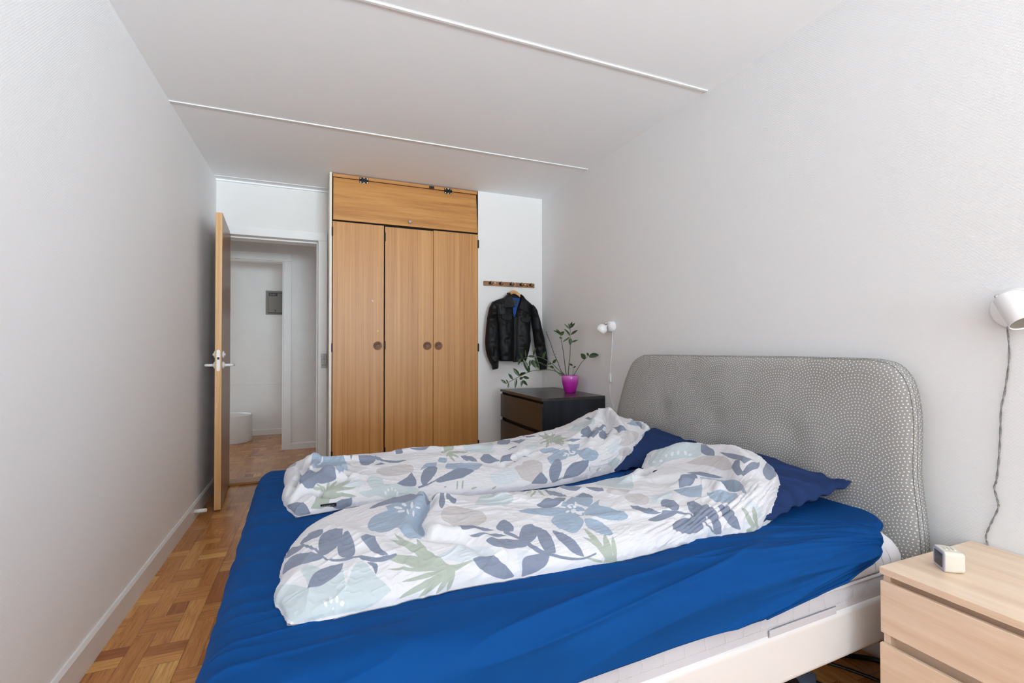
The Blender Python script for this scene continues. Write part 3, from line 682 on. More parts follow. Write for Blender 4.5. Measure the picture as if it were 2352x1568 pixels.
def lamp_near():
    B = Vector((XR, .722, 1.252)); r = thing('wall_lamp', tuple(B), 'white cylinder spot wall lamp with a grey twisted cord above the pale bedside chest', 'lamp')
    build('wall_base', MB().lathe([(.061, 0), (.061, .012), (.057, .019), (.0, .021)], B, (-1, 0, 0), 48), 'white_lamp', r, smooth=True, bevel=.002)
    ax = Vector((-.30, -.52, -.92)).normalized(); top = Vector((1.838, .716, 1.283))
    build('arm', MB().tube([B + Vector((-.018, 0, .01)), top + ax * .03 + Vector((.02, 0, 0))], .008, 14), 'chrome', r, smooth=True)
    prof = [(0, 0), (.030, 0), (.0335, .003), (.0335, .094), (.0315, .094), (.0305, .008), (0, .006)]
    sh = build('lamp_shade', MB().lathe(prof, top, ax, 48), 'white_lamp', r, smooth=True, bevel=.0008)
    build('diffuser', MB().lathe([(.0312, 0), (.0312, .002), (0, .002)], top + ax * .0875, ax, 36), 'grey_metal', sh, label='grey diffuser disc inside the shade')
    build('knob', MB().lathe([(.006, 0), (.006, .006), (.0035, .010), (0, .010)], top + Vector((.022, .030, .001)), (-.5, .4, .6), 16), 'chrome', r, smooth=True)
    P = [(1.893, .739, 1.20), (1.904, .740, 1.112), (1.904, .750, 1.011), (1.904, .759, .956), (1.904, .762, .879), (1.904, .766, .801), (1.904, .772, .737), (1.903, .777, .712), (1.903, .770, .676), (1.903, .769, .652), (1.903, .786, .60), (1.904, .798, .557), (1.9085, .796, .52), (1.9085, .795, .42)]
    S_ = smooth_path(P, 24); m = MB()
    for ph in (0, math.pi):
        m.tube([p + Vector((-.0010 + .0010 * math.cos(i * .22 + ph), .0014 * math.sin(i * .22 + ph), 0)) for i, p in enumerate(S_)], .0016, 6)
    build('cord', m, 'cord_grey', r, smooth=True, label='grey twisted fabric cord')
lamp_near()

# ------------------------------------------------------------------ potted plant
def plant():
    PC = Vector((1.795, 3.195, .79)); vd = Vector((PC.x, PC.y, 0)).normalized(); rt = Vector((vd.y, -vd.x, 0))
    D = PC.x * vd.x + PC.y * vd.y; k = D / FPX / 3.92 * .985
    def W(zx, zy, dep=0.):
        p = PC + rt * ((zx - 916) * k) + Vector((0, 0, (1085 - zy) * k)) - vd * dep
        lim = XR - .018
        if p.x > lim: p.x = lim
        return p
    r = thing('potted_plant', tuple(PC), 'green leafy plant with arching stems in a glossy magenta pot on the black-brown chest', 'plant')
    R_ = .0665
    build('pot', MB().lathe([(.038, 0), (.041, .003), (.050, .03), (.0605, .07), (.0655, .10), (.066, .122), (.063, .131), (.059, .132), (.058, .125), (.056, .112), (0, .112)], PC, n=48), 'pot_magenta', r, smooth=True)
    build('soil', MB().lathe([(.0555, .110), (.0555, .116), (.03, .119), (0, .12)], PC, n=32), 'soil', r, smooth=True)
    def leaf(a, b, w, par, bend=.25, mat='leaf_green', tw=0.):
        a = Vector(a); b = Vector(b); d = b - a; L = d.length; d.normalize()
        up = (Vector((0, 0, 1)) - d * d.z).normalized() if abs(d.z) < .97 else -vd
        sd = d.cross(-vd).normalized(); nn = sd.cross(d).normalized()
        sd = (sd * math.cos(tw) + nn * math.sin(tw)).normalized(); nn = sd.cross(d).normalized()
        X = np.zeros((13, 5, 3)); Y = np.zeros((13, 5, 3))
        for i in range(13):
            t = i / 12; ww = w * (math.sin(math.pi * min(1, t * .93 + .03)) ** .8) * (1 - .25 * t)
            c = a + d * (L * t) + Vector((0, 0, 1)) * (bend * L * .5 * (t * (1 - t)) - 0)
            for j in range(5):
                q = (j - 2) / 2; p = c + sd * (ww * q) + nn * (abs(q) * ww * .28)
                X[i, j] = p; Y[i, j] = p - nn * .0007
        m = MB(); m.grid(X); m.grid(Y[:, ::-1]); build('leaf', m, mat, par, smooth=True)
    def stem(pts, r0, r1, leaves, mat='stem_green', dep=None):
        n = len(pts); dep = dep or [0] * n
        P = smooth_path([W(a, b, e) for (a, b), e in zip(pts, dep)], 6); N = len(P)
        s = build('stem', MB().tube(P, [r0 + (r1 - r0) * i / (N - 1) for i in range(N)], 8), mat, r, smooth=True)
        for L in leaves:
            (a, b, w) = L[:3]; e = L[3] if len(L) > 3 else dep[-1] * .8
            leaf(W(*a, e), W(*b, e + (.012 if len(L) < 5 else L[4])), w * k * .5, s, tw=random.uniform(-.5, .5))
    stem([(884, 945), (830, 912), (740, 880), (640, 883), (560, 893), (470, 935), (400, 972), (345, 1002)], .0042, .0016,
         [((345, 1003), (298, 966), 24), ((362, 998), (345, 965), 14), ((368, 995), (362, 1042), 16), ((404, 966), (367, 912), 28), ((436, 958), (426, 1042), 30), ((464, 934), (410, 864), 38),
          ((462, 928), (520, 900), 32), ((466, 962), (500, 945), 28), ((498, 940), (553, 953), 34), ((490, 975), (482, 1026), 28), ((494, 972), (538, 1016), 34), ((548, 900), (500, 784), 46), ((550, 902), (552, 842), 26)],
         dep=[0, .01, .03, .05, .07, .08, .09, .10])
    stem([(880, 945), (820, 890), (760, 830), (700, 790), (640, 765), (560, 755), (520, 770), (470, 780)], .0034, .0013,
         [((484, 772), (470, 716), 26), ((474, 778), (448, 838), 30), ((516, 762), (514, 700), 18), ((540, 757), (600, 762), 26), ((584, 752), (612, 680), 26), ((668, 772), (702, 712), 24), ((674, 780), (690, 758), 20)],
         dep=[0, .0, .0, .02, .03, .04, .04, .04])
    stem([(872, 945), (820, 912), (760, 868), (700, 838), (640, 812), (580, 790)], .0030, .0013,
         [((575, 792), (610, 860), 50), ((600, 795), (636, 862), 44), ((560, 790), (556, 850), 30), ((630, 802), (600, 770), 26), ((652, 812), (690, 836), 18)], dep=[0, .01, .03, .05, .06, .07])
    stem([(868, 948), (820, 925), (780, 880), (745, 845)], .0024, .0012, [((748, 825), (708, 832), 22), ((760, 822), (792, 786), 30), ((768, 862), (732, 848), 28)], dep=[0, -.01, -.01, -.01])
    stem([(868, 925), (835, 888), (800, 800), (770, 730), (735, 630), (697, 530)], .0030, .0022, [((770, 745), (764, 742), 8), ((785, 742), (790, 738), 8)], mat='stem_dark', dep=[0, 0, -.01, -.01, -.02, -.02])
    stem([(884, 945), (872, 850), (858, 740), (845, 650), (828, 572)], .0034, .0018,
         [((826, 560), (764, 524), 30), ((822, 545), (792, 514), 24), ((828, 568), (864, 534), 36), ((828, 560), (816, 530), 22), ((848, 596), (816, 588), 14)], mat='stem_dark')
    stem([(898, 945), (905, 850), (915, 750), (920, 650), (918, 560), (920, 480)], .0044, .0016,
         [((918, 512), (865, 464), 20), ((918, 508), (904, 460), 14), ((920, 502), (961, 458), 24), ((920, 480), (936, 448), 20), ((916, 572), (864, 510), 28), ((924, 562), (986, 522), 24), ((912, 582), (852, 628), 26), ((920, 594), (918, 656), 40), ((934, 630), (988, 610), 20)])
    stem([(940, 945), (970, 890), (1010, 820), (1040, 785), (1074, 756)], .0030, .0014,
         [((1048, 780), (1012, 732), 48), ((1080, 752), (1160, 742), 46, .16, .02), ((1076, 752), (1064, 724), 22), ((1080, 755), (1120, 762), 30, .14, .02)], dep=[0, .04, .08, .10, .12])
    stem([(938, 945), (944, 900), (946, 870), (934, 840)], .0022, .001, [((940, 842), (908, 825), 20), ((947, 862), (968, 846), 16)])
plant()

# ------------------------------------------------------------------ bedding shapes (bed frame: u foot->head, v near->far)
TH = math.radians(1.9); BE = np.array([math.cos(TH), math.sin(TH)]); BG = np.array([-math.sin(TH), math.cos(TH)]); BP = np.array([-.195, .875])
def bw(u, v, z):
    """bed-frame arrays -> world array (...,3)"""
    u, v, z = np.broadcast_arrays(np.asarray(u, float), np.asarray(v, float), np.asarray(z, float))
    return np.stack([BP[0] + u * BE[0] + v * BG[0], BP[1] + u * BE[1] + v * BG[1], z], -1)
def B(u, v, z): return Vector(bw(u, v, z).tolist())
ZS = .566      # top of the sheet
def pl_interp(P, x):
    P = np.array(P, float); 
    # smooth (catmull-rom) resample then arc-length
    out = []
    for i in range(len(P) - 1):
        p0, p1, p2, p3 = P[max(i - 1, 0)], P[i], P[i + 1], P[min(i + 2, len(P) - 1)]
        for t in np.linspace(0, 1, 16, endpoint=False): out.append(.5 * (2 * p1 + (p2 - p0) * t + (2 * p0 - 5 * p1 + 4 * p2 - p3) * t * t + (3 * p1 - p0 - 3 * p2 + p3) * t ** 3))
    out.append(P[-1]); Q = np.array(out); d = np.r_[0, np.cumsum(np.linalg.norm(np.diff(Q, axis=0), axis=1))]; d /= d[-1]
    return np.stack([np.interp(x, d, Q[:, k]) for k in range(P.shape[1])], -1)
def polydist(P, u, v):
    P = pl_interp(P, np.linspace(0, 1, 24)); d = np.full(u.shape, 9.); tt = np.zeros(u.shape)
    for i in range(len(P) - 1):
        a, b = P[i], P[i + 1]; ab = b - a; L = max(ab @ ab, 1e-12); t = np.clip(((u - a[0]) * ab[0] + (v - a[1]) * ab[1]) / L, 0, 1)
        q = np.hypot(u - a[0] - t * ab[0], v - a[1] - t * ab[1]); m = q < d; d = np.where(m, q, d); tt = np.where(m, (i + t) / (len(P) - 1), tt)
    return d, tt
def fbm(x, y, seed, octs=3):
    r = 0; a = .5
    for k in range(octs): r = r + a * (vnoise(x * 2 ** k + 17.3 * k, y * 2 ** k + 5.1 * k, seed + k) - .5); a *= .5
    return r
def normals(X):
    gu = np.gradient(X, axis=0); gv = np.gradient(X, axis=1); n = np.cross(gu, gv); n /= np.linalg.norm(n, axis=-1, keepdims=True) + 1e-12
    return n
def crumple(X0, excess_u, excess_v, seed, iters=170, lo=-.010, hi=.030, bend=.5, hold=.012, amp0=.004):
    """cloth with more fabric than room: relax stretched rest lengths on the shape X0 until it buckles into folds"""
    n, m = X0.shape[:2]; N0 = normals(X0); N0 *= np.sign(N0[n // 2, m // 2, 2])
    si, sj = np.meshgrid(np.arange(n), np.arange(m), indexing='ij')
    nz = fbm(si / 7., sj / 5., seed) * 2 * amp0 + fbm(si / 3., sj / 2.5, seed + 5) * amp0
    X = X0 + N0 * nz[..., None]
    ru = np.linalg.norm(np.diff(X0, axis=0), axis=-1) * (1 + .5 * (excess_u[1:] + excess_u[:-1]))
    rv = np.linalg.norm(np.diff(X0, axis=1), axis=-1) * (1 + .5 * (excess_v[:, 1:] + excess_v[:, :-1]))
    k2 = 3
    bu = np.linalg.norm(X0[k2:] - X0[:-k2], axis=-1); bv = np.linalg.norm(X0[:, k2:] - X0[:, :-k2], axis=-1)
    dg1 = np.sqrt(.5 * (ru[:, 1:] + ru[:, :-1]) ** 2 + .5 * (rv[1:] + rv[:-1]) ** 2)
    for it in range(iters):
        D = np.zeros_like(X); C = np.zeros(X.shape[:2])
        def con(A, Bs, rest, w):
            d = X[Bs] - X[A]; L = np.linalg.norm(d, axis=-1) + 1e-12; c = (d * ((L - rest) / L * .5)[..., None]) * w
            D[A] += c; D[Bs] -= c; C[A] += w; C[Bs] += w
        s_ = np.s_
        con(s_[:-1], s_[1:], ru, 1.); con(s_[:, :-1], s_[:, 1:], rv, 1.)
        con(s_[:-1, :-1], s_[1:, 1:], dg1, .4); con(s_[1:, :-1], s_[:-1, 1:], dg1, .4)
        con(s_[:-k2], s_[k2:], bu * 1.0, bend * .4); con(s_[:, :-k2], s_[:, k2:], bv * 1.0, bend * .4)
        X = X + D / (C[..., None] + 1e-9) * 1.5
        off = X - X0; nn = (off * N0).sum(-1)
        sm = nn.copy(); sm[1:-1] = .25 * nn[:-2] + .5 * nn[1:-1] + .25 * nn[2:]; s2_ = sm.copy(); s2_[:, 1:-1] = .25 * sm[:, :-2] + .5 * sm[:, 1:-1] + .25 * sm[:, 2:]
        tg = off - N0 * nn[..., None]; nn = .45 * nn + .55 * s2_
        for ax_ in (0, 1): tg = .25 * np.roll(tg, 1, ax_) + .5 * tg + .25 * np.roll(tg, -1, ax_)
        nn = np.clip(nn * (1 - hold), lo, hi); tl = np.linalg.norm(tg, axis=-1, keepdims=True); tg = tg * np.minimum(1, .02 / (tl + 1e-9)) * (1 - hold * .6)
        X = X0 + N0 * nn[..., None] + tg
        for e in (0, -1): X[e] = X0[e] * .6 + X[e] * .4; X[:, e] = X0[:, e] * .7 + X[:, e] * .3
    return X
def upsample(X, k):
    """separable cubic upsampling of a grid"""
    def up(A):
        n = A.shape[0]; x = np.linspace(0, n - 1, (n - 1) * k + 1); i = np.minimum(x.astype(int), n - 2); t = (x - i).reshape((-1,) + (1,) * (A.ndim - 1))
        p0, p1, p2, p3 = A[np.maximum(i - 1, 0)], A[i], A[i + 1], A[np.minimum(i + 2, n - 1)]
        return .5 * (2 * p1 + (p2 - p0) * t + (2 * p0 - 5 * p1 + 4 * p2 - p3) * t * t + (3 * p1 - p0 - 3 * p2 + p3) * t ** 3)
    A = up(X); return np.swapaxes(up(np.swapaxes(A, 0, 1)), 0, 1)
DUVETS = {
 'near': dict(
  N=[(.15, .20), (.27, .19), (.49, .197), (.66, .185), (.925, .16), (1.14, .168), (1.26, .178), (1.375, .167), (1.47, .161), (1.60, .20)],
  F=[(.30, .79), (.5, .79), (.68, .735), (.85, .70), (1.1, .70), (1.3, .715), (1.45, .75), (1.58, .83), (1.73, 1.0)],
  E0=[(.15, .20), (.121, .32), (.127, .38), (.132, .50), (.16, .63), (.21, .73), (.30, .79)],
  E1=[(1.60, .20), (1.74, .27), (1.82, .38), (1.865, .52), (1.86, .68), (1.82, .85), (1.73, 1.0)],
  H=[(0, .045), (.04, .060), (.2, .078), (.5, .070), (.7, .072), (.8, .09), (.88, .135), (.95, .150), (1, .13)], seed=4,
  ridges=[([(.577, .73), (.543, .593), (.482, .479), (.469, .40), (.50, .36)], -.026, .018), ([(.556, .704), (.509, .572), (.452, .458), (.43, .372)], .012, .034),
   ([(.606, .69), (.575, .53), (.53, .43), (.483, .359)], .007, .028), ([(.48, .40), (.534, .37), (.60, .33), (.63, .26), (.64, .20)], .010, .018), ([(.45, .36), (.51, .34), (.57, .30), (.60, .22)], -.010, .016),
   ([(1.362, .523), (1.423, .50), (1.50, .46), (1.55, .38), (1.53, .30), (1.50, .24)], -.028, .022), ([(1.70, .95), (1.62, .78), (1.70, .62), (1.70, .46), (1.64, .34), (1.56, .24)], .040, .045),
   ([(1.38, .42), (1.44, .40), (1.47, .33), (1.45, .26)], .022, .018), ([(1.30, .62), (1.42, .62), (1.55, .70)], -.030, .02), ([(1.25, .55), (1.36, .60), (1.47, .72)], .015, .02),
   ([(1.0, .62), (1.1, .5), (1.15, .4)], .010, .03), ([(.75, .60), (.85, .5), (.95, .42)], .010, .025), ([(.22, .60), (.3, .45), (.4, .25)], .010, .03), ([(.9, .3), (1.1, .28), (1.3, .24)], .009, .025)], bumps=[(.55, .68, .02, .12, .1), (1.72, .97, -.055, .13, .12)]),
 'far': dict(
  N=[(.16, .87), (.34, .90), (.5, .90), (.71, .85), (.98, .825), (1.18, .83), (1.33, .865), (1.47, .905), (1.64, .96), (1.80, 1.04)],
  F=[(.17, 1.58), (.6, 1.55), (1.1, 1.54), (1.5, 1.55), (1.85, 1.53)],
  E0=[(.16, .87), (.125, 1.0), (.11, 1.12), (.118, 1.22), (.11, 1.39), (.125, 1.5), (.17, 1.58)],
  E1=[(1.80, 1.04), (1.90, 1.12), (1.93, 1.25), (1.92, 1.4), (1.85, 1.53)],
  H=[(0, .060), (.05, .075), (.3, .085), (.55, .09), (.68, .11), (.78, .15), (.88, .185), (.96, .175), (1, .15)], seed=31,
  ridges=[([(.132, .955), (.206, .985), (.249, .94), (.335, .93), (.454, .92)], -.040, .014), ([(.36, 1.183), (.245, 1.06), (.167, 1.0), (.125, .98)], .022, .022),
   ([(.40, 1.12), (.28, 1.01), (.2, .96)], -.018, .014), ([(.146, 1.421), (.185, 1.25), (.16, 1.10), (.13, 1.02)], -.030, .016), ([(.2, 1.45), (.23, 1.28), (.20, 1.12)], .018, .020),
   ([(1.78, 1.41), (1.72, 1.25), (1.66, 1.10), (1.60, .98)], .022, .022), ([(1.74, 1.40), (1.62, 1.25), (1.45, 1.13), (1.3, 1.05)], .020, .025), ([(1.70, 1.36), (1.68, 1.22), (1.6, 1.1)], -.018, .018),
   ([(.93, .95), (1.03, 1.02), (1.15, 1.08)], -.022, .018), ([(1.85, 1.35), (1.84, 1.2), (1.78, 1.06)], -.02, .018), ([(.13, 1.30), (.3, 1.30), (.5, 1.22)], .016, .018), ([(.12, 1.18), (.26, 1.16), (.42, 1.12)], -.018, .014), ([(.13, 1.09), (.25, 1.09), (.4, 1.05)], .014, .014), ([(1.5, 1.0), (1.62, 1.15), (1.70, 1.3)], -.014, .014), ([(1.35, .95), (1.5, 1.08), (1.62, 1.22)], .012, .018), ([(.5, 1.35), (.8, 1.25), (1.0, 1.2)], .012, .03)], bumps=[(1.72, 1.38, .03, .10, .09)]),
}
def duvet_base(D, ns=240, nt=100):
    s = .5 - .5 * np.cos(np.linspace(0, np.pi, ns)); s = .35 * s + .65 * np.linspace(0, 1, ns)
    w_ = np.linspace(0, 1, nt); t = .5 - .5 * np.cos(w_ * np.pi); t = .75 * t + .25 * w_
    N, F, E0, E1 = pl_interp(D['N'], s), pl_interp(D['F'], s), pl_interp(D['E0'], t), pl_interp(D['E1'], t)
    Sg, Tg = s[:, None, None], t[None, :, None]
    P = (1 - Tg) * N[:, None] + Tg * F[:, None] + (1 - Sg) * E0[None] + Sg * E1[None] - ((1 - Sg) * (1 - Tg) * N[0] + (1 - Sg) * Tg * F[0] + Sg * (1 - Tg) * N[-1] + Sg * Tg * F[-1])
    h = np.interp(s, *np.array(D['H']).T)[:, None]
    pr = (4 * t * (1 - t)) ** .42; ed = np.minimum(np.minimum(s, 1 - s) / .045, 1.); es = (1 - (1 - ed) ** 2) ** .5
    u, v = P[..., 0], P[..., 1]
    Z = h * pr[None, :] * es[:, None]
    nz = fbm(u * 4.2, v * 5., D['seed'] + 50) * 1.2
    Z = Z * (1 + .32 * nz)
    env = (pr[None, :] * es[:, None]) ** 1.5
    for pts, amp, wd in D['ridges']:
        d, tt = polydist(pts, u, v); Z = Z + amp * np.exp(-(d / wd) ** 2) * np.clip(env * 1.3, 0, 1) * np.clip(np.sin(np.pi * np.clip(tt, .03, .97)) * 2.2, 0, 1)
    for (cu, cv, amp, su, sv) in D['bumps']: Z = Z + amp * np.exp(-((u - cu) / su) ** 2 - ((v - cv) / sv) ** 2) * env
    Z = ZS + .004 + np.maximum(Z, 0)
    return bw(u, v, Z), s, t
def param_pq(X):
    """cloth coordinates: p along the length, q across, both in metres, measured on the surface"""
    dq = np.r_['1', np.zeros((X.shape[0], 1)), np.cumsum(np.linalg.norm(np.diff(X, axis=1), axis=-1), axis=1)]
    p = np.broadcast_to(np.linspace(0, 1, X.shape[0])[:, None], dq.shape); L = np.linalg.norm(np.diff(X[:, X.shape[1] // 2], axis=0), axis=-1).sum()
    sl = np.r_[0, np.cumsum(np.linalg.norm(np.diff(X[:, X.shape[1] // 2], axis=0), axis=-1))]
    return np.broadcast_to(sl[:, None], dq.shape), dq

# ------------------------------------------------------------------ bed, mattress, topper
def rrect(u0, u1, v0, v1, r, n=10):
    P = []
    for cu, cv, a0 in ((u1 - r, v1 - r, 0), (u0 + r, v1 - r, 90), (u0 + r, v0 + r, 180), (u1 - r, v0 + r, 270)):
        for k in range(n + 1): a = math.radians(a0 + 90 * k / n); P.append((cu + r * math.cos(a), cv + r * math.sin(a)))
    return P
def slab(u0, u1, v0, v1, r, prof):
    """prof: (inset, z)"""
    m = MB(); R_ = []
    for ins, z in prof: R_.append([tuple(B(a, b, z)) for a, b in rrect(u0 + ins, u1 - ins, v0 + ins, v1 - ins, max(r - ins, .01))])
    m.grid(np.array(R_), close_v=True); n = len(R_[0]); m.f.append(tuple(range(n))[::-1]); k = len(m.v) - n; m.f.append(tuple(range(k, k + n))); return m
def bbox(m, u0, u1, v0, v1, z0, z1):
    return m.obox(B((u0 + u1) / 2, (v0 + v1) / 2, (z0 + z1) / 2), Vector((*BE, 0)), Vector((*BG, 0)), (0, 0, 1), ((u1 - u0) / 2, (v1 - v0) / 2, (z1 - z0) / 2))
def bed():
    r = thing('bed', tuple(B(1., .8, 0)), 'double bed with white frame and grey cream-dotted padded headboard', 'bed')
    # padded headboard: outline in (v, z) traced with generous radii, leaning on the wall
    pts = [(-.028, .12), (-.028, .46), (-.018, .60), (-.006, .72), (-.008, .87), (-.002, .96), (.016, 1.03), (.052, 1.077), (.10, 1.094), (.16, 1.098), (.45, 1.099), (.95, 1.096), (1.30, 1.094), (1.37, 1.083), (1.44, 1.045), (1.50, .955), (1.545, .85), (1.585, .73), (1.60, .6), (1.60, .12)]
    Q = pl_interp(pts, np.linspace(0, 1, 151)); n = len(Q); m = MB(); uvs = []
    cen = np.array([.80, .5]); rings = []
    ui, uo = 1.995, 2.052
    for ins, du in ((0, .050), (0, .016), (.0015, .010), (.005, .005)):
        C = Q.copy(); d = np.gradient(Q, axis=0); nn = np.stack([-d[:, 1], d[:, 0]], 1); nn /= np.linalg.norm(nn, axis=1, keepdims=True)
        C = Q - nn * ins * np.sign(((Q - cen) * nn).sum(1))[:, None]; C[:, 1] = np.maximum(C[:, 1], .12)
        rings.append((C, du))
    V = []; UV = []
    for C, du in rings:
        for (a, z), (a_, z_) in zip(C, Q): V.append(tuple(B(ui + du + (z - .5) * .018, a, z))); g_ = 1 + .9 * max(du, 0) / math.hypot(a_ - cen[0], z_ - cen[1]); UV.append((cen[0] + (a - cen[0]) * g_, cen[1] + (z - cen[1]) * g_))
    F = []
    for k in range(len(rings) - 1):
        for i in range(n - 1): F.append((k * n + i, k * n + i + 1, (k + 1) * n + i + 1, (k + 1) * n + i))
    k = (len(rings) - 1) * n
    # front face: horizontal strips between left and right of last ring with shallow tufts
    # front face: concentric rings shrinking to the middle, gently domed with shallow tufts
    C = rings[-1][0]; bot = np.stack([np.linspace(C[-1, 0], C[0, 0], 26)[1:-1], np.full(24, C[0, 1])], 1); Cl = np.concatenate([C, bot]); nC = len(Cl); mid = np.array([.80, .60])
    b0 = len(V); fr_ = 1 - np.linspace(0, 1, 46) ** 1.6; nR = len(fr_)
    for kk, f_ in enumerate(fr_):
        P_ = mid + (Cl - mid) * max(f_, .004); dd = seg_dist([tuple(p) for p in Cl], P_[:, 0], P_[:, 1]); du = .005 - .019 * (1 - np.exp(-dd / .022))
        for tu, tz in ((1.16, .80), (1.16, .62), (.80, .80), (.80, .62), (.42, .80), (.42, .62)): du = du + .012 * np.exp(-((P_[:, 0] - tu) / .07) ** 2 - ((P_[:, 1] - tz) / .07) ** 2)
        for (a, z), d_ in zip(P_, du): V.append(tuple(B(ui + d_ + (z - .5) * .018, a, z))); UV.append((a, z))
    for kk in range(nR - 1):
        for i in range(nC): i2 = (i + 1) % nC; F.append((b0 + kk * nC + i, b0 + kk * nC + i2, b0 + (kk + 1) * nC + i2, b0 + (kk + 1) * nC + i))
    F.append(tuple(range(n)))   # back
    m.add(V, F); hb = build('headboard', m, 'dotted_cloth', r, smooth=True, label='grey padded headboard with cream dots in rings')
    uvl = hb.data.uv_layers.new(name='UVMap')
    for lp in hb.data.loops: uvl.data[lp.index].uv = UV[lp.vertex_index]
    wl = hb.modifiers.new('weld', 'WELD'); wl.merge_threshold = .0004
    # piping seam near the edge
    seam = [B(ui + .020 + (z - .5) * .018, a - .0005, z) for a, z in Q[4:95:2]]
    build('side_seam', MB().tube(seam, .0011, 6), 'thread_dark', hb)
    # rails
    def rail(u0, u1, v0, v1):
        return bbox(MB(), u0, u1, v0, v1, .222, .368)
    rs = build('side_rail', rail(.0, 1.99, -.006, .034), 'white_lacquer', r, bevel=.017, seg=6)
    build('side_rail', rail(.0, 1.99, 1.586, 1.626), 'white_lacquer', r, bevel=.017, seg=6)
    build('foot_rail', bbox(MB(), -.004, .034, .034, 1.586, .222, .368), 'white_lacquer', r, bevel=.017, seg=6)
    for a, b in ((.02, .02), (.02, 1.54), (1.80, .60), (1.80, 1.10)): build('leg', bbox(MB(), a + .01, a + .06, b + .01, b + .05, 0, .222), 'white_lacquer', r, bevel=.004)
    m = MB(); 
    for k in range(14): bbox(m, .08 + k * .135, .15 + k * .135, .04, 1.58, .232, .246)
    build('slats', m, 'pale_oak_y', r)
    # mattress
    mt = thing('mattress', tuple(B(1., .8, .25)), 'grey quilted mattress lying in the white bed frame', 'mattress')
    body = build('body', slab(.012, 1.992, .004, 1.615, .06, [(.02, .248), (.004, .256), (-.001, .30), (-.003, .34), (-.001, .39), (.002, .420), (.012, .428), (.03, .429)]), 'mattress_grey', mt, smooth=True)
    loop = [B(a, b, .428) for a, b in rrect(.012 + .003, 1.992 - .003, .004 + .001, 1.615 - .001, .06)]; loop.append(loop[0])
    build('piping', MB().tube(loop, .0045, 8), 'thread_light', mt, smooth=True)
    st = MB(); 
    for k in range(150): u = .05 + k * .0128; st.tube([B(u, .0010, .386), B(u + .008, .0010, .386)], .0005, 5)
    build('stitching', st, 'thread_light', body)['kind'] = 'stuff'
    st = MB()
    for k in range(30):
        u = .10 + k * .066; zt = .424
        for q in range(5): st.tube([B(u + .002 * math.sin(k + q), .0016, zt - q * .0085), B(u + .002 * math.sin(k + q + 1), .0010, zt - q * .0085 - .0055)], .0005, 5)
    build('vertical_stitching', st, 'thread_light', body)['kind'] = 'stuff'
    hp = smooth_path([B(1.312, -.001, .352), B(1.315, -.001, .372), B(1.326, -.0005, .381), B(1.45, 0, .382), B(1.56, 0, .382), B(1.60, 0, .3815)], 6)
    build('handle', bbox(MB(), 1.316, 1.60, -.0022, .002, .352, .381), 'mattress_grey', mt, bevel=.001)
    build('handle_seam', MB().tube(hp, .0008, 6), 'thread_dark', mt)
    # topper
    tp = thing('mattress_topper', tuple(B(1., .8, .43)), 'white quilted mattress topper showing beneath the blue sheet at the headboard corner', 'mattress topper')
    pr = [(.012, .4325), (.002, .436), (-.002, .446), (-.001, .462), (.006, .480), (.02, .500), (.045, .520), (.08, .536), (.13, .545), (.2, .547)]
    tb = build('body', slab(.012, 1.992, .004, 1.615, .07, pr), 'quilt_white', tp, smooth=True)
    q = MB()
    for uu in (1.80, 1.84, 1.88): q.tube(smooth_path([B(uu, .004, .44), B(uu + .001, .0025, .462), B(uu + .003, .012, .482), B(uu + .006, .03, .503), B(uu + .010, .06, .524)], 5), .0014, 5)
    build('quilting_seam', q, 'mattress_grey', tb)
bed()

